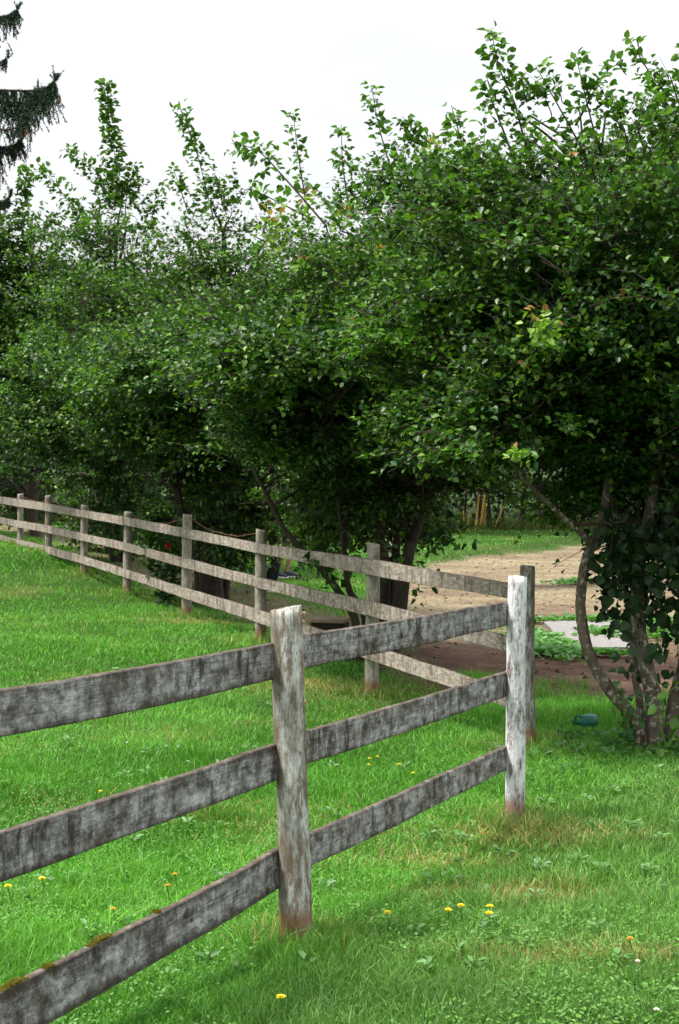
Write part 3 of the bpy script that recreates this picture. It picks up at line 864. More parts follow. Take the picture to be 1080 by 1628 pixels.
    pos, od, young_lit = pos[keep], od[keep], np.clip(young_lit[keep]+.24*(hf[keep]**1.5)[:, None]*rng.random((keep.sum(), 1)), 0, 1)  # paler towards the top: sunlit highlights put into the leaf colour
    push(make_crown_leaves(pos, od, len(pos), leaf, young_lit))
    # long shoots standing out of the crown, leaves set alternately along them
    for (cps, dens, ls) in shoots:
        pts = curve_pts(cps, 12); seg = np.linalg.norm(np.diff(pts, axis=0), axis=1).sum()
        bt.add(pts, np.linspace(.009, .0025, len(pts)), 5, 0, False)
        k = int(seg*dens*2.3); s = np.sort(rng.random(k)**.9)*(len(pts)-1); i0 = np.minimum(s.astype(int), len(pts)-2); f = (s-i0)[:, None]
        pp = pts[i0]*(1-f)+pts[i0+1]*f; tg = norm(pts[i0+1]-pts[i0])
        sd_ = norm(np.cross(tg, rng.normal(size=(k, 3)))); tap = (1.15-.6*(s/(len(pts)-1)))[:, None]
        off = sd_*rng.random((k, 1))*.11*(ls/.06)*tap+rng.normal(size=(k, 3))*.01
        push(make_crown_leaves(pp+off, norm(sd_+tg*.4), k, ls, np.full((k, 1), .45), .4))
    # pale new growth with reddish tips
    for (c_, r, k, ls) in youngs:
        d = norm(rng.normal(size=(k, 3))+np.array([0, -.4, .1])); pos = c_+d*r*rng.random((k, 1))*np.array([1, 1, 1.2])
        V, Q, Cc = make_crown_leaves(pos, d, k, ls, np.full((k, 1), 1.0), .6)
        top = ((pos[:, 2]-c_[2])/r > .15)[:, None]*(rng.random((k, 1)) < .6)
        cc = np.where(top, np.array([.32, .17, .06]), np.array([.20, .34, .05]))*(.8+.4*rng.random((k, 1)))
        push((V, Q, np.repeat(cc, 6, 0)))
    for (c_, tip, k, ls) in sprays:      # low leafy sprigs
        c_ = np.array(c_); tip = np.array(tip); s = rng.random(k)[:, None]
        bt.add(curve_pts([c_, (c_+tip)/2+np.array([0, 0, .05]), tip], 5), .004, 4, 0, False)
        pos = c_+(tip-c_)*s+rng.normal(size=(k, 3))*.09
        push(make_crown_leaves(pos, norm(rng.normal(size=(k, 3))+norm(tip-c_)), k, ls, np.zeros((k, 1))))
    LCc = np.concatenate(LC)
    if brown: LCc = LCc[:, [1, 0, 2]]*np.array([1.2, .8, 1.4])
    new_obj('trunk', tb.mesh('trunk'), M[bark_m], root)
    new_obj('branches', bt.mesh('branches'), M['bark_dark'] if bark_m != 'bark_pale' else M['bark_pale'], root)
    new_obj('crown', raw_mesh('crown', np.concatenate(LV), np.concatenate(LQ), None, LCc), M['leaf'], root)
    return root

def B_(lst, Y0):   # blobs: (px, py, r_px, dY)
    return [(*P(px, py, Y0+dY), r*(Y0+dY)/F) for (px, py, r, dY) in lst]
def S_(pts, Y0): return [P(px, py, Y0+dY) for (px, py, dY) in pts]
def foot(px, Y):
    x = P(px, 900, Y)[0]; return np.array([x, Y, H(x, Y)])

# tree 1 - right foreground, curved stem
Y1 = 9.3; f1 = foot(1040, Y1)
st = [([f1+np.array([-.06, 0, -.1])]+S_([(1012, 1150, 0), (972, 1100, .02), (945, 1055, .04), (930, 1005, .06), (927, 950, .08), (936, 890, .12), (948, 850, .16), (965, 780, .3), (960, 650, .5), (900, 480, .6)], Y1), .047, .022),
      ([f1+np.array([.02, .02, -.1])]+S_([(1040, 1120, 0), (1028, 1060, .02), (1014, 1000, .03), (1012, 940, .05), (1022, 860, .1), (1045, 760, .2), (1050, 600, .4), (1020, 430, .5)], Y1), .062, .022),
      ([f1+np.array([.12, .05, -.1])]+S_([(1075, 1110, .1), (1092, 1040, .15), (1105, 960, .2), (1130, 860, .3), (1180, 650, .5)], Y1), .06, .025),
      ([f1+np.array([-.03, .1, -.1])]+S_([(1018, 1130, .15), (1008, 1080, .2), (1000, 1030, .25), (990, 960, .3)], Y1), .03, .018),
      (S_([(946, 872, .12), (920, 842, .05), (893, 815, 0), (850, 770, -.05), (800, 700, -.1)], Y1), .026, .012)]
bl = B_([(1010, 560, 260, .2), (860, 520, 220, .3), (1180, 520, 300, .3), (900, 330, 190, .5), (1060, 370, 170, .4), (1230, 350, 210, .6), (740, 590, 160, .8), (780, 420, 170, .7),
         (1000, 690, 130, 0), (850, 655, 105, .2), (1120, 680, 160, 0), (975, 760, 70, .6), (1060, 800, 90, .5), (1000, 450, 230, -.9), (840, 600, 150, -.6), (1120, 420, 200, -.8), (1000, 210, 85, .4), (845, 200, 75, .5), (800, 270, 90, .5), (930, 180, 60, .4), (1100, 280, 60, .4), (880, 700, 70, 1.2), (800, 690, 70, 1.3), (980, 780, 70, 1.2), (1060, 720, 110, 1.3), (1010, 820, 75, .6), (1065, 850, 75, .7), (975, 840, 50, .8), (1085, 930, 60, .9), (1010, 790, 70, -.2), (790, 630, 110, .2), (770, 700, 80, .4), (880, 640, 90, -.3)], Y1)
sh = [(S_([(850, 290, .4), (820, 170, .35), (795, 110, .3), (781, 48, .3)], Y1), 60, .062), (S_([(820, 260, .4), (790, 180, .35), (770, 130, .3)], Y1), 50, .06),
      (S_([(960, 300, .4), (900, 190, .3), (852, 105, .3)], Y1), 40, .058), (S_([(970, 300, .4), (940, 190, .3), (915, 85, .3)], Y1), 55, .06), (S_([(915, 200, .4), (960, 120, .3), (985, 100, .3)], Y1), 40, .055),
      (S_([(1080, 220, .4), (1040, 130, .3), (1000, 62, .3)], Y1), 55, .058), (S_([(1100, 220, .4), (1090, 150, .3), (1086, 72, .3)], Y1), 45, .058),
      (S_([(760, 330, .4), (735, 230, .35), (718, 168, .3)], Y1), 50, .058), (S_([(1060, 300, .3), (1050, 200, .3), (1040, 110, .2)], Y1), 60, .055), (S_([(1010, 300, .3), (985, 200, .3), (950, 130, .2)], Y1), 60, .055), (S_([(1110, 320, .3), (1095, 220, .3), (1065, 120, .2)], Y1), 60, .055), (S_([(1150, 220, .4), (1180, 100, .3), (1200, 40, .3)], Y1), 45, .06)]
yo = [(P(858, 522, 8.2), .12, 60, .05), (P(783, 285, 9.3), .12, 40, .04), (P(826, 722, 8.3), .07, 26, .045), (P(840, 590, 8.6), .1, 22, .05), (P(1000, 470, 8.3), .08, 20, .045), (P(1045, 380, 8.3), .07, 16, .045), (P(905, 260, 9.2), .08, 18, .042)]
tree('shrubby_tree', 'nearest tree with lichen-spotted curved stem, on the lawn at the right edge', f1, st, bl, 4500, 56, .047, sh, yo, 'bark', csize=.31, airy=.74)

# tree 2 - clump of dark stems behind the fence
Y2 = 13.9; f2 = foot(608, Y2)
st = [([f2+np.array([.05, 0, -.1])]+S_([(632, 990, 0), (642, 930, 0), (652, 880, 0), (672, 820, .1), (700, 700, .3), (720, 500, .4)], Y2), .085, .03),
      ([f2+np.array([-.02, .1, -.1])]+S_([(608, 980, .1), (612, 900, .1), (600, 820, .2), (600, 650, .3), (610, 420, .4)], Y2), .078, .03),
      ([f2+np.array([-.2, -.05, -.1])]+S_([(580, 980, 0), (557, 940, 0), (547, 890, 0), (540, 820, 0), (520, 650, 0)], Y2), .042, .02),
      ([f2+np.array([-.3, -.1, -.1])]+S_([(565, 990, -.1), (535, 940, -.1), (500, 896, -.1), (450, 840, -.1), (400, 740, -.1)], Y2), .048, .02),
      ([f2+np.array([.1, .1, -.1])]+S_([(622, 960, .2), (626, 890, .2), (645, 820, .3), (760, 700, .5)], Y2), .06, .03)]
bl = B_([(600, 560, 200, .2), (500, 480, 120, .2), (690, 430, 160, .3), (610, 330, 90, .3), (440, 560, 150, 0), (700, 650, 140, .4), (560, 720, 110, 0), (450, 700, 110, -.2), (640, 770, 80, .5), (540, 355, 50, .2),
         (470, 780, 70, .3), (750, 700, 70, .6), (600, 500, 180, -1.4), (480, 600, 130, -1.3), (700, 290, 50, .4), (500, 800, 75, 1.4), (580, 815, 70, 1.8), (430, 775, 65, 1.4), (615, 815, 60, 1.9), (650, 780, 50, 1.8), (540, 770, 80, 0), (510, 805, 42, 2.2), (610, 770, 80, .2), (660, 740, 80, -.6), (420, 740, 90, -.6)], Y2)
sh = [(S_([(490, 340, .2), (475, 250, .2), (466, 178, .2)], Y2), 36, .07), (S_([(555, 330, .2), (545, 260, .2), (543, 198, .2)], Y2), 40, .07), (S_([(640, 330, .2), (605, 210, .2), (590, 135, .2)], Y2), 44, .07),
      (S_([(700, 300, .2), (665, 220, .2), (640, 185, .2)], Y2), 50, .07), (S_([(560, 270, .2), (530, 240, .2)], Y2), 50, .07), (S_([(600, 300, .2), (640, 240, .2), (670, 200, .2)], Y2), 60, .07),
      (S_([(520, 360, -2), (450, 280, -2), (410, 240, -2), (368, 228, -2)], Y2), 34, .085), (S_([(500, 350, -1), (440, 320, -1), (400, 300, -1)], Y2), 40, .08)]
yo = [(P(440, 362, 11.6), .17, 60, .058), (P(580, 530, 11.5), .13, 34, .06), (P(690, 240, 13.5), .14, 40, .055), (P(490, 318, 12.5), .1, 24, .055), (P(722, 345, 12.6), .12, 22, .055), (P(545, 345, 12.6), .12, 26, .052), (P(600, 400, 12), .1, 18, .052), (P(480, 420, 12), .1, 18, .05)]
tree('shrubby_tree', 'dark tree of several leaning stems behind the second post of the far fence', f2, st, bl, 3700, 52, .055, sh, yo, csize=.38,
     sprays=[(P(490, 885, 13.3), P(535, 905, 13.2), 60, .08), (P(655, 900, 13.6), P(668, 945, 13.3), 26, .08), (P(615, 860, 14.2), P(618, 900, 14), 40, .08), (P(700, 830, 13.4), P(730, 850, 13.2), 60, .09)])

# tree 3
Y3 = 19.3; f3 = foot(335, Y3)
st = [([f3+np.array([.0, 0, -.1])]+S_([(335, 930, 0), (335, 880, 0), (345, 820, 0), (360, 700, .3), (370, 500, .4)], Y3), .20, .05),
      ([f3+np.array([.1, 0, -.1])]+S_([(345, 930, 0), (352, 870, 0), (385, 800, 0), (420, 650, .3)], Y3), .10, .04),
      ([f3+np.array([-.1, 0, -.1])]+S_([(320, 930, 0), (312, 860, 0), (285, 780, 0), (270, 600, .3)], Y3), .10, .04),
      ([f3+np.array([.2, .1, -.1])]+S_([(360, 930, .2), (372, 880, .2), (410, 810, .2), (440, 720, .3)], Y3), .06, .03)]
bl = B_([(340, 560, 170, 0), (300, 430, 100, 0), (400, 430, 80, .2), (240, 620, 120, -.4), (420, 660, 120, -.3), (320, 700, 110, 0), (350, 330, 55, 0), (400, 780, 60, .2), (260, 770, 60, -.2), (340, 600, 150, -1.8), (300, 640, 120, -2), (440, 380, 30, .3), (330, 780, 70, .3), (260, 820, 45, 1.8), (320, 815, 45, 2), (390, 810, 50, 1.8), (420, 795, 45, 1.5), (375, 815, 40, 2.5), (340, 790, 80, -.4), (250, 800, 60, 0), (300, 840, 40, 2.6)], Y3)
sh = [(S_([(340, 350, 0), (315, 250, 0), (285, 165, 0)], Y3), 60, .09), (S_([(300, 340, 0), (275, 265, 0)], Y3), 50, .085), (S_([(360, 340, 0), (340, 280, 0)], Y3), 50, .085)]
tree('shrubby_tree', 'thick-trunked dark tree behind the fence with a low bush of leaves beside its trunk', f3, st, bl, 3000, 48, .063, sh, [], csize=.46,
     sprays=[(P(345, 870, 19), P(392, 895, 18.6), 110, .10), (P(350, 900, 19), P(390, 880, 18.8), 80, .10)])
# a branch of tree 2 reaching out over tree 3 is given its own leaves above
# tree 4
Y4 = 24.2; f4 = foot(187, Y4)
st = [([f4+np.array([.0, 0, -.1])]+S_([(187, 900, 0), (180, 870, 0), (168, 830, 0), (170, 700, .3), (180, 450, .4)], Y4), .13, .05),
      ([f4+np.array([.1, 0, -.1])]+S_([(192, 900, 0), (205, 850, 0), (230, 760, 0), (240, 600, .3)], Y4), .09, .04)]
bl = B_([(180, 540, 130, 0), (190, 390, 75, 0), (120, 640, 110, -.5), (240, 480, 90, 0), (180, 700, 110, 0), (120, 450, 80, 0), (190, 320, 50, 0), (160, 780, 55, -1), (80, 700, 70, -.5), (180, 620, 120, -2.2), (150, 500, 80, -1.8), (100, 780, 55, 1.5), (170, 800, 50, 1.5), (230, 800, 60, 1.5), (130, 810, 50, 2.5), (200, 830, 40, 2.5), (170, 760, 70, -.6)], Y4)
sh = [(S_([(190, 330, 0), (182, 240, 0), (165, 130, 0)], Y4), 95, .11), (S_([(175, 330, 0), (150, 270, 0), (105, 238, 0)], Y4), 60, .10), (S_([(200, 320, 0), (215, 260, 0)], Y4), 60, .1),
      (S_([(150, 360, 0), (110, 320, 0), (70, 275, 0), (30, 280, 0)], Y4), 50, .1), (S_([(230, 380, 0), (260, 290, 0)], Y4), 50, .1)]
tree('shrubby_tree', 'tree with the tallest leafy spire, its thin trunk leaning left', f4, st, bl, 2500, 46, .072, sh, [], csize=.52)
# tree 5
Y5 = 30.6; f5 = foot(58, Y5)
st = [([f5+np.array([.0, 0, -.1])]+S_([(58, 860, 0), (50, 800, 0), (55, 700, 0), (60, 500, .4)], Y5), .15, .05)]
bl = B_([(50, 500, 100, 0), (0, 600, 120, 0), (60, 640, 90, 0), (-80, 500, 120, 0), (30, 410, 65, 0), (-40, 400, 70, 0), (70, 720, 60, -.5), (10, 690, 70, 0), (20, 740, 50, -2), (10, 780, 50, 1.5), (70, 780, 50, 1.5), (-40, 780, 60, 1), (40, 790, 45, 2.5), (90, 800, 45, 2.5), (0, 800, 45, 2)], Y5)
sh = [(S_([(40, 400, 0), (35, 330, 0), (40, 290, 0)], Y5), 60, .12), (S_([(90, 430, 0), (85, 340, 0)], Y5), 50, .12), (S_([(0, 400, 0), (-5, 320, 0)], Y5), 50, .12)]
tree('shrubby_tree', 'leftmost tree of the hedge row, cut by the left edge of the photo', f5, st, bl, 2000, 44, .088, sh, [], csize=.58)

# brown-leaved tree glimpsed between the crowns
Y6 = 24; f6 = foot(612, Y6)
tree('copper_tree', 'thin pale-trunked tree with brown leaves glimpsed through the green crowns', f6, [([f6+np.array([0, 0, -.1])]+S_([(616, 800, 0), (640, 600, 0), (655, 430, 0), (650, 390, 0)], Y6), .12, .06)],
     B_([(655, 430, 70, .3), (700, 480, 60, .2), (640, 520, 60, .3), (730, 540, 50, .3)], Y6), 90, 40, .10, bark_m='bark_pale', group=None, brown=True, csize=.5)

# ------------------------------------------------------------------ vine on the right tree
def vine():
    root = empty('climbing_vine', tuple(f1+np.array([-.1, -.1, 0])), 'dark broad-leaved vine hanging over the stems of the nearest tree', 'vine')
    bpy.context.view_layer.update()
    tb = Tubes(); ps, ds = [], []
    anchors = [(965, 880), (985, 900), (1000, 930), (1030, 950), (1050, 900), (1070, 880), (970, 950), (1000, 880), (1060, 960), (1040, 1010), (1075, 1020), (955, 920), (1010, 1000), (1085, 930), (1000, 1050), (1065, 1070), (1040, 860), (1080, 850), (960, 850)]
    for (px, py) in anchors:
        px += 12; c_ = P(px, py, 9.1+random.random()*.6)
        top = P(px+random.uniform(-20, 20), py-90, 9.3)
        tb.add(curve_pts([top, (top+c_)/2+np.array([.03, 0, 0]), c_-np.array([0, 0, .12])], 5), .004, 4, 0, False)
        k = 44 if py < 990 else 15
        ps.append(c_+rng.normal(size=(k, 3))*np.array([.085, .10, .12])); 
    ps = np.concatenate(ps); k = len(ps)
    d = norm(rng.normal(size=(k, 3))*.5+np.array([0, -.25, -.9])); nr = norm(rng.normal(size=(k, 3))*.6+np.array([0, -.7, .5]))
    ln = .068*(.6+.6*rng.random(k))
    V, Q, Cc = leaves_arrays(ps, d, nr, ln, ln*.95, np.array([.018, .045, .012])*(.7+.7*rng.random((k, 1))), .2)
    new_obj('stem', tb.mesh('stem'), M['bark_dark'], root)
    new_obj('leaves', raw_mesh('leaves', V, Q, None, Cc), M['leaf'], root)
vine()
# young bright plant at the foot, right edge
def herb(base, hgt, k, ls, col, label, nm='wild_plant', cat='plant', group=None, spread=.25):
    root = empty(nm, tuple(base), label, cat, group); bpy.context.view_layer.update()
    tb = Tubes(); ps, ds = [], []
    for s in range(5):
        tip = base+np.array([random.gauss(0, spread*.6), random.gauss(0, spread*.6), hgt*(.6+.5*random.random())])
        pts = curve_pts([base+np.array([random.gauss(0, .03), random.gauss(0, .03), -.03]), (base+tip)/2+rng.normal(size=3)*.03, tip], 6); tb.add(pts, np.linspace(.006, .002, len(pts)), 5)
        i = rng.integers(2, len(pts), k//5); ps.append(pts[i]+rng.normal(size=(k//5, 3))*.03); ds.append(rng.normal(size=(k//5, 3))*np.array([1, 1, .4]))
    ps = np.concatenate(ps); n_ = len(ps); ln = ls*(.6+.7*rng.random(n_))
    V, Q, Cc = leaves_arrays(ps, np.concatenate(ds), np.array([0, -.3, 1])+rng.normal(size=(n_, 3))*.35, ln, ln*.7, np.array(col)*(.7+.6*rng.random((n_, 1))), .2)
    new_obj('stem', tb.mesh('stem'), M['stem'], root); new_obj('leaves', raw_mesh('leaves', V, Q, None, Cc), M['leaf'], root)
    return root
herb(np.array([*P(1062, 1180, 9.0)[:2], H(P(1062, 1180, 9.0)[0], 9.0)]), .75, 60, .075, (.09, .2, .03), 'tall bright green sapling growing at the foot of the nearest tree')
herb(np.array([*P(1000, 1180, 9.3)[:2], H(P(1000, 1180, 9.3)[0], 9.2)]), .55, 60, .06, (.05, .13, .04), 'small leafy plant left of the nearest tree base')

# ------------------------------------------------------------------ woods behind
def woods():
    k = 130000
    x = rng.uniform(-30, 34, k); y = 42.6+rng.random(k)**1.4*9+1.2*fbm(x*.5, x*0, 71)
    top = 3.6+2.6*fbm(x*.35, x*0+2, 72)+.12*(y-42)
    z = rng.random(k)**.8*top
    front = (y-42.6)
    hang = rng.random(k) < .42                      # outer boughs brought forward, added to shade the open foot
    y = np.where(hang, 38.6+rng.random(k)*4.4, y+.8); z = np.where(hang, 1.75+.4*fbm(x*.9, x*0, 75)+rng.random(k)*(top-1.7), z)
    pos = np.stack([x, y, height(x, y)+z], -1)
    d = norm(rng.normal(size=(k, 3))+np.array([0, -.5, -.3])); nr = rng.normal(size=(k, 3))*.6+np.array([0, -.4, .8])
    ln = .17*(.6+.8*rng.random(k)); f = fbm(x*.8, z*1.1, 73)[:, None]
    c = np.where(f > .62, np.array([.055, .055, .018]), np.array([.022, .05, .014]))*(.6+.8*rng.random((k, 1)))
    V, Q, Cc = leaves_arrays(pos, d, nr, ln, ln*.7, c, .15)
    o_ = new_obj('woodland', raw_mesh('woodland', V, Q, None, Cc), M['leaf'])
    tag(o_, 'dark tangled woodland beyond the dirt yard', 'woodland', kind='stuff')
    tb = Tubes()
    for _ in range(240):
        x = random.uniform(-26, 30); y = random.uniform(42.6, 47); h = random.uniform(1.5, 5)
        z0 = H(x, y)-.1; l = random.gauss(0, .35)
        tb.add(curve_pts([(x, y, z0), (x+l*.4+random.gauss(0, .1), y, z0+h*.5), (x+l, y+random.gauss(0, .2), z0+h)], 4), np.linspace(.03+random.random()*.06, .012, 9), 6)
    o_ = new_obj('woodland_stems', tb.mesh('woodland_stems'), M['bark_dark'])
    tag(o_, 'thin dark trunks inside the woodland beyond the yard', 'saplings', kind='stuff')
woods()
# long grass along its foot
k = 9000; x = rng.uniform(-22, 24, k); y = 41.6+rng.random(k)*1.6
Vb = blades(x, y, .12+.30*rng.random(k), .02+.02*rng.random(k), lean=.5, cols=np.where(rng.random((k, 1)) < .35, np.array([.20, .18, .07]), np.array([.05, .10, .02]))*(.6+.7*rng.random((k, 1))))
g = new_obj('long_grass', raw_mesh('long_grass', *Vb[:3], Vb[3]), M['grass']); tag(g, 'long tussocky grass along the edge of the woodland', 'grass', kind='stuff')
# dry yellow canes
for i_, (px, top, lean, th, lab) in enumerate([(737, 812, 0, .028, 'leftmost of the yellow dry canes at the woodland edge'), (744, 806, 3, .022, 'second yellow cane from the left, short and upright'), (756, 786, 6, .032, 'third yellow cane from the left, taller than its left neighbours'),
                                              (765, 773, 8, .05, 'tallest and thickest yellow cane by the woodland'), (770, 800, 2, .025, 'yellow cane just right of the tallest one'), (785, 800, 18, .02, 'rightmost cane, greenish and leaning right'), (760, 815, -3, .02, 'short thin cane in the middle of the yellow group')]):
    Yc = 41.9+random.random()*.4; b0 = P(px, 850, Yc); b0[2] = H(b0[0], Yc)-.05; t1 = P(px+lean, top, Yc)
    tb = Tubes(); pts = curve_pts([b0, (b0+t1)/2+rng.normal(size=3)*.03, t1], 10)
    rr = np.full(len(pts), th); rr[::4] *= 1.18; rr = rr*np.linspace(1, .6, len(pts)); tb.add(pts, rr, 8)
    o_ = new_obj('dry_cane', tb.mesh('dry_cane'), M['cane']); tag(o_, lab, 'cane', 'dry canes at the woodland edge')

# low pink wall glimpsed between the stems
a, b_ = P(478, 849, 40.5), P(700, 849, 40.5)
import bmesh
def box_obj(nm, lo, hi, m_, parent=None, bev=.01, rot=None, loc=None, cuts=0):
    bm = bmesh.new(); bmesh.ops.create_cube(bm, size=1)
    lo, hi = Vector(lo), Vector(hi)
    for v_ in bm.verts: v_.co = Vector(((v_.co.x+.5)*(hi.x-lo.x)+lo.x, (v_.co.y+.5)*(hi.y-lo.y)+lo.y, (v_.co.z+.5)*(hi.z-lo.z)+lo.z))
    if cuts: bmesh.ops.subdivide_edges(bm, edges=bm.edges[:], cuts=cuts, use_grid_fill=True)
    else: bmesh.ops.bevel(bm, geom=bm.edges[:], offset=bev, segments=2, affect='EDGES')
    me_ = bpy.data.meshes.new(nm); bm.to_mesh(me_); bm.free()
    o_ = bpy.data.objects.new(nm, me_); COL.objects.link(o_); me_.materials.append(m_)
    if parent: o_.parent = parent
    return o_
zg = H((a[0]+b_[0])/2, 40.5)
wl = empty('low_wall', (a[0], 40.5, zg), 'low pale pink wall glimpsed between the dark stems behind the fence', 'wall')
box_obj('wall', (0, 0, -.2), (b_[0]-a[0], .2, P(500, 852, 40.5)[2]-zg), M['pink_wall'], wl)
box_obj('coping', (-.03, -.03, P(500, 852, 40.5)[2]-zg+.002), (b_[0]-a[0]+.03, .23, P(500, 845, 40.5)[2]-zg), M['concrete'], wl)

# ------------------------------------------------------------------ slab
cs = []
for (px, py) in [(866, 988), (984, 986), (1014, 1029), (903, 1031)]:
    k = 2.04*F/(py-745); cs.append(np.array([(px-540)/F*k, k]))
n_ = 24; u, v_ = np.meshgrid(np.linspace(0, 1, n_), np.linspace(0, 1, n_))
XY = (cs[3][None, None]*(1-u[..., None])*(1-v_[..., None])+cs[2]*u[..., None]*(1-v_[..., None])+cs[1]*u[..., None]*v_[..., None]+cs[0]*(1-u[..., None])*v_[..., None])
e = np.minimum(np.minimum(u, 1-u), np.minimum(v_, 1-v_)); XY = XY+.04*(fbm(XY[..., 0]*4, XY[..., 1]*4, 80)[..., None]-.5)*(e[..., None] < .02)
zt = height(XY[..., 0], XY[..., 1])+.05; top = np.concatenate([XY, zt[..., None]], -1); bot = top.copy(); bot[..., 2] -= .14
V = np.concatenate([top.reshape(-1, 3), bot.reshape(-1, 3)])
i, j = np.meshgrid(np.arange(n_-1), np.arange(n_-1), indexing='ij'); a = i*n_+j
Q = [np.stack([a, a+1, a+n_+1, a+n_], -1).reshape(-1, 4)]
ring = list(range(n_))+[k*n_+n_-1 for k in range(1, n_)]+[n_*n_-1-k for k in range(1, n_)]+[(n_-1-k)*n_ for k in range(1, n_-1)]
ring = np.array(ring); nxt = np.roll(ring, -1); Q.append(np.stack([ring, ring+n_*n_, nxt+n_*n_, nxt], -1))
sl = new_obj('concrete_slab', raw_mesh('concrete_slab', V, np.concatenate(Q), None, smooth=False), M['concrete']); tag(sl, 'flat pinkish grey concrete slab lying on the dirt behind the curved tree', 'slab')

# ------------------------------------------------------------------ timber box behind the fence
q = P(525, 1000, 14.2); zg = H(q[0], 14.2)
bx = empty('timber_trough', (q[0], 14.2, zg), 'dark timber trough with a pale plank top on the ground behind the fence', 'trough', rz=math.radians(-12))
hh = P(525, 983, 14.2)[2]-zg
box_obj('body', (-.17, -.14, 0), (.17, .14, hh-.035), M['timber_dark'], bx, .006)
box_obj('plank', (-.19, -.16, hh-.032), (.19, .16, hh), M['timber'], bx, .005)

# ------------------------------------------------------------------ teal bottle lying in the grass
q = P(926, 1130, 10.4); q[2] = H(q[0], 10.4)+.040
root = empty('plastic_jug', (q[0], q[1], q[2]-.040), 'teal green plastic jug lying on its side in the shaded grass', 'jug'); bpy.context.view_layer.update()
def lathe(profile, axis_o, axis_d, sides=24):
    tb = Tubes(); pts = [np.array(axis_o)+np.array(axis_d)*s for s, r in profile]; tb.add(pts, [r for s, r in profile], sides); return tb
ad_ = norm(np.array([-1, -.25, -.06]))
J_ = .78
bt = lathe([(a_*J_, b_*J_) for a_, b_ in [(-.105, .02), (-.10, .052), (-.085, .062), (-.03, .066), (.03, .064), (.055, .052), (.075, .028), (.085, .019), (.11, .018)]], q+np.array([.03, 0, .01]), ad_)
new_obj('body', bt.mesh('body'), M['teal'], root)
ct = lathe([(a_*J_, b_*J_) for a_, b_ in [(.111, .021), (.13, .021), (.135, .017)]], q+np.array([.03, 0, .01]), ad_); new_obj('cap', ct.mesh('cap'), M['cap'], root)
hd = Tubes(); hd.add(curve_pts([q+J_*np.array([-.02, -.03, .065]), q+J_*np.array([-.05, -.04, .075]), q+J_*np.array([-.075, -.03, .05]), q+J_*np.array([-.06, -.02, .02])], 6), .007, 8); new_obj('handle', hd.mesh('handle'), M['teal'], root)

# ------------------------------------------------------------------ dandelions
def flower(px, py, m_, label, cat, r=.017, grp='dandelions in the lawn', hgt=.09):
    # stand the stalk where its head shows in the picture: solve ground depth
    lo, hi = 3.0, 14.0
    for _ in range(40):
        md = (lo+hi)/2; q = P(px, py, md)
        if q[2]-H(q[0], md) > hgt: lo = md
        else: hi = md
    q = P(px, py, lo); g_ = H(q[0], lo)
    root = empty('dandelion' if cat == 'dandelion' else cat.replace(' ', '_'), (q[0], lo, g_), label, cat, grp); bpy.context.view_layer.update()
    tb = Tubes(); tb.add(curve_pts([(q[0]+.01, lo+.01, g_-.02), (q[0]+.005, lo+.012, g_+hgt*.5), q-np.array([0, 0, .004])], 5), .0022, 6); new_obj('stem', tb.mesh('stem'), M['stem'], root)
    ps, ds, ln = [], [], []
    for ring_, (nn, el, rr) in enumerate([(20, .25, r), (16, .7, r*.8), (10, 1.3, r*.5)]):
        a_ = np.linspace(0, 2*np.pi, nn, endpoint=False)+ring_*.2
        ds.append(np.stack([np.cos(a_), np.sin(a_), np.full(nn, el)], -1)); ln.append(np.full(nn, rr)); ps.append(np.tile(q, (nn, 1)))
    d = np.concatenate(ds); l = np.concatenate(ln); d = d+rng.normal(size=d.shape)*.06
    V, Q, Cc = leaves_arrays(np.concatenate(ps), d, np.tile([0, 0, 1.0], (len(d), 1))+d*.01, l, l*.34, np.ones((len(d), 3)), .1)
    new_obj('flower_head', raw_mesh('flower_head', V, Q), m_, root)
    return root
FL = [(447, 1585, 'yellow', 'dandelion nearest the camera, low in the grass below the near post'), (616, 1451, 'yellow', 'large yellow dandelion alone right of the near post foot'),
      (713, 1447, 'yellow', 'yellow dandelion, left one of the two beside each other on the right lawn'), (733, 1440, 'yellow', 'smaller yellow dandelion just right of a bigger one on the right lawn'),
      (779, 1441, 'yellow', 'upper dandelion of the close pair on the right lawn'), (778, 1452, 'yellow', 'lower dandelion of the close pair on the right lawn'),
      (1002, 1492, 'orange', 'orange-yellow dandelion near the right edge of the lawn'), (13, 1409, 'yellow', 'yellow dandelion at the far left edge between middle and bottom rails'),
      (67, 1397, 'yellow', 'yellow dandelion seen just under the middle rail at left'), (278, 1390, 'orange', 'upper small orange dandelion between the middle and bottom rails'),
      (266, 1408, 'orange', 'lower small orange dandelion between the middle and bottom rails'), (180, 1445, 'orange', 'orange dandelion just above the mossy bottom rail'),
      (588, 1206, 'yellow', 'dandelion left of three beyond the near fence, just below the middle rail'), (600, 1203, 'yellow', 'highest dandelion of the cluster beyond the near fence'),
      (587, 1216, 'yellow', 'dandelion lowest of the left trio beyond the near fence'), (635, 1215, 'yellow', 'dandelion apart to the right of the trio beyond the near fence'), (657, 1229, 'yellow', 'tiny dandelion farthest right beyond the near fence'),
      (160, 1258, 'yellow', 'tiny dandelion just above the middle rail at left')]
for (px, py, c_, lb) in FL:
    sm = 1.0 if py > 1380 and c_ == 'yellow' else .75
    flower(px, py, M['petal_'+c_], lb, 'dandelion', r=.0175*sm)
for (px, py, lb) in [(1044, 1605, 'white clover head in the bottom right corner of the lawn'), (1014, 1528, 'white clover head below the orange dandelion at right'), (202, 1181, 'pale pinkish clover head just below the top rail at left'), (556, 1190, 'pale clover head beyond the fence right of the near post')]:
    flower(px, py, M['petal_white'], lb, 'clover flower', r=.011, grp='clover heads in the lawn', hgt=.06)

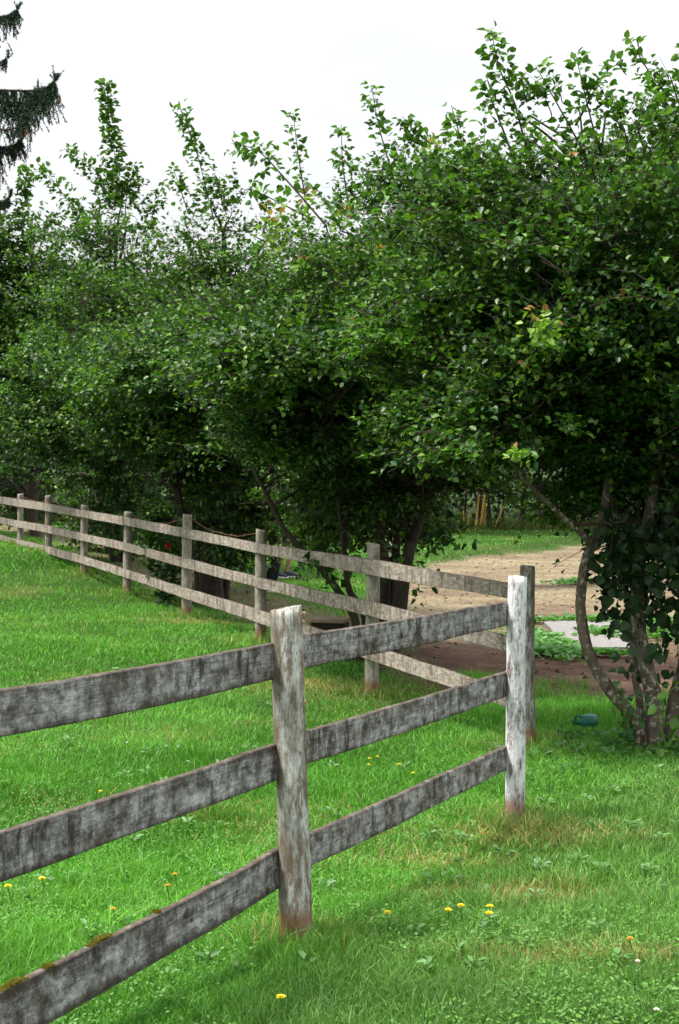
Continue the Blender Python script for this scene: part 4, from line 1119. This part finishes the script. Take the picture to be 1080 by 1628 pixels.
# red flowers on a shrub behind the fence
q = P(262, 930, 18.6); q[2] = H(q[0], 18.6)
rt = herb(q, 1.0, 260, .10, (.03, .08, .02), 'dark shrub with a red blossom behind the fence', 'flowering_shrub', 'shrub', spread=.3)
for (px, py) in [(268, 868)]:
    c_ = P(px, py, 18.3); k = 26; d = norm(rng.normal(size=(k, 3))+np.array([0, -.5, .2]))
    V, Q, Cc = leaves_arrays(np.tile(c_, (k, 1)), d, rng.normal(size=(k, 3)), np.full(k, .05), np.full(k, .035), np.ones((k, 3)), .2)
    new_obj('blossom', raw_mesh('blossom', V, Q), M['petal_red'], rt)

# ------------------------------------------------------------------ people behind the hedge
def skin_body(joints, edges, radii, m_, parent, nm, sub=2):
    me_ = bpy.data.meshes.new(nm); me_.from_pydata([tuple(j) for j in joints], edges, []); me_.update()
    o_ = bpy.data.objects.new(nm, me_); COL.objects.link(o_); me_.materials.append(m_)
    o_.parent = parent
    sk = o_.modifiers.new('skin', 'SKIN'); ss = o_.modifiers.new('sub', 'SUBSURF'); ss.levels = sub; ss.render_levels = sub
    for i, r in enumerate(radii): me_.skin_vertices[0].data[i].radius = r if isinstance(r, tuple) else (r, r)
    me_.skin_vertices[0].data[0].use_root = True
    return o_
def person(px, Y, label, legs_bare, rz):
    f_ = foot(px, Y)
    root = empty('person', tuple(f_), label, 'person', rz=rz)
    # joints in local space, facing +x (walking right)
    J = [(0, 0, .95), (0, 0, 1.12), (0, 0, 1.32), (0, 0, 1.44), (.01, 0, 1.52),            # pelvis..neck 0-4
         (0, .19, 1.41), (-.04, .23, 1.14), (.06, .22, .90),                                # left arm 5-7
         (0, -.19, 1.41), (-.05, -.23, 1.14), (.05, -.22, .90),                             # right arm 8-10
         (0, .10, .90), (.06, .10, .50), (-.02, .10, .09),                                   # left leg 11-13
         (0, -.10, .90), (.02, -.10, .50), (-.16, -.10, .10),                                # right leg 14-16
         (.13, .11, .035), (-.03, -.11, .035), (.015, 0, 1.62), (.02, 0, 1.70)]
    E = [(0, 1), (1, 2), (2, 3), (3, 4), (3, 5), (5, 6), (6, 7), (3, 8), (8, 9), (9, 10), (0, 11), (11, 12), (12, 13), (0, 14), (14, 15), (15, 16), (13, 17), (16, 18), (4, 19), (19, 20)]
    R = [(.14, .11), (.12, .10), (.15, .11), (.10, .09), .055, .055, .042, .03, .055, .042, .03, .085, .056, .036, .085, .056, .036, .032, .032, (.075, .095), (.07, .085)]
    skin_body(J, E, R, M['skin'], root, 'body')
    # clothes
    skin_body([J[0], J[1], J[2], J[3], J[5], J[6], J[8], J[9]], [(0, 1), (1, 2), (2, 3), (3, 4), (4, 5), (3, 6), (6, 7)], [(.155, .12), (.14, .115), (.165, .125), (.11, .10), .068, .055, .068, .055], M['dark_cloth'], root, 'shirt')
    if legs_bare:
        k1, k2 = (.06, .10, .55), (.02, -.10, .55)
        skin_body([J[0], J[11], k1, J[14], k2], [(0, 1), (1, 2), (0, 3), (3, 4)], [(.155, .12), .10, .085, .10, .085], M['navy_cloth'], root, 'shorts')
    else:
        skin_body([J[0], J[11], J[12], (-.02, .10, .05), J[14], J[15], (-.16, -.10, .06)], [(0, 1), (1, 2), (2, 3), (0, 4), (4, 5), (5, 6)], [(.155, .12), .105, .078, .06, .105, .078, .06], M['dark_cloth'], root, 'trousers')
    for (ax, ay, az, tilt) in [(-.02, .10, .0, 0), (-.16, -.10, .0, .25)]:
        c_ = np.array([ax, ay, az])
        tb = Tubes(); dz = tilt*.1
        tb.add([c_+np.array([-.07, 0, .055+dz]), c_+np.array([-.04, 0, .065+dz*.8]), c_+np.array([.03, 0, .065+dz*.5]), c_+np.array([.10, 0, .048]), c_+np.array([.17, 0, .035]), c_+np.array([.20, 0, .03])], [.025, .045, .048, .042, .036, .018], 12)
        so = new_obj('shoe', tb.mesh('shoe'), M['shoe'], root, world=False)
        s2 = Tubes(); s2.add([c_+np.array([-.08, 0, .012+dz]), c_+np.array([0, 0, .012+dz*.5]), c_+np.array([.12, 0, .012]), c_+np.array([.21, 0, .014])], [.02, .042, .046, .02], 12)
        mm = s2.mesh('sole'); 
        for v_ in mm.vertices: v_.co.z = .0+dz*max(0, (.1-v_.co.x+ax))*4*.6+min(max(v_.co.z, 0), .026)
        new_obj('sole', mm, M['sole'], so, world=False)
    hr = new_obj('hair', blob_mesh('hair', (-.01, 0, 1.70), (.105, .09, .10), 1), M['hair'], root, world=False)
    for (sx, sy, nm) in ((.105, .03, 'eye'), (.105, -.03, 'eye')): new_obj(nm, blob_mesh(nm, (sx-.012, sy, 1.665), (.008, .012, .008), 2, 1), M['hair'], root, world=False)
    new_obj('nose', blob_mesh('nose', (.10, 0, 1.64), (.018, .012, .02), 2, 1), M['skin'], root, world=False)
    # hands: palm and five curled fingers
    for (hx, hy, hz, sgn) in ((.06, .22, .90, 1), (.05, -.22, .90, -1)):
        V_, E_, R_ = [(hx, hy, hz), (hx+.015, hy, hz-.05), (hx+.02, hy, hz-.09)], [(0, 1), (1, 2)], [.024, (.02, .032), (.016, .034)]
        for f_i, (oy, ln_) in enumerate([(-.027, .060), (-.009, .072), (.009, .068), (.027, .052)]):
            b0 = len(V_); V_ += [(hx+.022, hy+oy, hz-.10), (hx+.032, hy+oy, hz-.10-ln_*.5), (hx+.026, hy+oy, hz-.10-ln_)]; E_ += [(2, b0), (b0, b0+1), (b0+1, b0+2)]; R_ += [.009, .0085, .007]
        b0 = len(V_); V_ += [(hx+.035, hy+.01, hz-.05), (hx+.055, hy+.01, hz-.085)]; E_ += [(1, b0), (b0, b0+1)]; R_ += [.010, .008]
        skin_body(V_, E_, R_, M['skin'], root, 'hand', 1)
    return root
person(436, 21.6, 'person in black trousers walking behind the fence, only the dark legs showing', False, math.radians(10))
person(456, 23.8, 'person with a bare lower leg and dark sneaker behind the fence', True, math.radians(-10))

# ------------------------------------------------------------------ spruce at the left edge
def spruce():
    Yc = 30.0; bx_ = P(-215, 800, Yc)[0]; zg = H(bx_, Yc)
    root = empty('spruce_tree', (bx_, Yc, zg), 'tall dark spruce with drooping branches and brown cones at the left edge', 'tree'); bpy.context.view_layer.update()
    tb = Tubes(); tb.add([(bx_, Yc, zg-.2), (bx_, Yc, zg+6), (bx_+.05, Yc, zg+12), (bx_, Yc, zg+17)], [.28, .22, .13, .02], 14); new_obj('trunk', tb.mesh('trunk'), M['bark_dark'], root)
    bt = Tubes(); ps, ds, cones = [], [], []
    def branch(tip, dens, droop):
        z0 = tip[2]+.15
        a0 = np.array([bx_, Yc, z0]); L = tip-a0; ll = np.linalg.norm(L)
        pts = curve_pts([a0, a0+L*.5+np.array([0, 0, -.05*ll]), a0+L*.88+np.array([0, 0, -.055*ll]), tip], 10)
        bt.add(pts, np.linspace(.05, .006, len(pts)), 6, 0, False)
        n_ = int(ll*dens); s = rng.random(n_)**.7*(len(pts)-1.01); i0 = s.astype(int); f = (s-i0)[:, None]
        st_ = pts[i0]*(1-f)+pts[i0+1]*f
        tg = norm(pts[i0+1]-pts[i0]); side = norm(np.cross(tg, np.array([0, 0, 1.0])))
        frac = (s/(len(pts)-1))
        for k in range(n_):
            up_tip = frac[k] > .97
            L_ = droop*(.15+1.0*random.random()**1.4)*(.45+.9*vnoise(np.array([s[k]*1.1]), np.array([tip[0]*3]), 8)[0])*(1.2-1.02*frac[k])
            dirv = tg[k]*.12+side[k]*random.uniform(-.4, .4)+np.array([random.gauss(0, .28), 0, 0])+np.array([0, 0, -1.0 if not up_tip else .6])
            dirv = dirv/np.linalg.norm(dirv)*max(L_, .16)
            e_ = st_[k]+dirv
            if k % 2 == 0: bt.add([st_[k], (st_[k]+e_)/2, e_], [.006, .004, .002], 3, 0, False)
            m_ = int(64*max(L_, .2)/.4); t = rng.random((m_, 1))
            ps.append(st_[k]+dirv*t); ds.append(norm(norm(dirv)*.7+rng.normal(size=(m_, 3))*.55))
            if .80 < frac[k] < .97 and random.random() < .10 and len(cones) < 30: cones.append(e_)
        # short upright sprigs along the top and the tip
        m_ = 340; s = rng.random(m_)*(len(pts)-1.01); i0 = s.astype(int); f = (s-i0)[:, None]
        ps.append(pts[i0]*(1-f)+pts[i0+1]*f+rng.normal(size=(m_, 3))*.012); ds.append(norm(rng.normal(size=(m_, 3))*.6+np.array([.2, 0, .6])))
    for (px, py, dy, dn, dr) in [(30, 14, 0, 60, 1.1), (14, 92, .4, 16, .5), (90, 128, 0, 95, 1.9), (62, 150, .3, 60, 1.6), (46, 190, -.6, 26, .6), (36, 222, .3, 60, 1.2), (18, 312, 0, 40, .5), (-40, -80, 0, 24, .7)]:
        branch(P(px, py, Yc+dy), dn, dr)
    for z in np.arange(2.5, 16.5, .55):       # the rest of the tree, outside the photograph
        for q_ in range(4):
            a_ = random.uniform(.7, 2*math.pi-.7); rr = (17.3-z)*.27
            branch(np.array([bx_+rr*math.cos(a_), Yc+rr*math.sin(a_), zg+z-.4]), 9, .55)
    ps = np.concatenate(ps); ds = np.concatenate(ds); k = len(ps)
    s = norm(np.cross(ds, rng.normal(size=(k, 3)))); ln = (.045+.03*rng.random(k))[:, None]; wd = .009
    V = np.stack([ps-s*wd, ps+s*wd, ps+ds*ln], 1).reshape(-1, 3); T = (np.arange(k)*3)[:, None]+np.array([0, 1, 2])
    c = np.array([.022, .055, .024])*(.6+.9*rng.random((k, 1)))
    new_obj('branches', bt.mesh('branches'), M['bark_dark'], root); new_obj('needles', raw_mesh('needles', V, None, T, np.repeat(c, 3, 0)), M['needle'], root)
    for e_ in cones[:34]:
        tc_ = Tubes(); tc_.add([e_+np.array([0, 0, .02]), e_-np.array([0, 0, .03]), e_-np.array([0, 0, .08]), e_-np.array([0, 0, .13])], [.008, .024, .022, .006], 8, .1); new_obj('cone', tc_.mesh('cone'), M['cone'], root)
spruce()
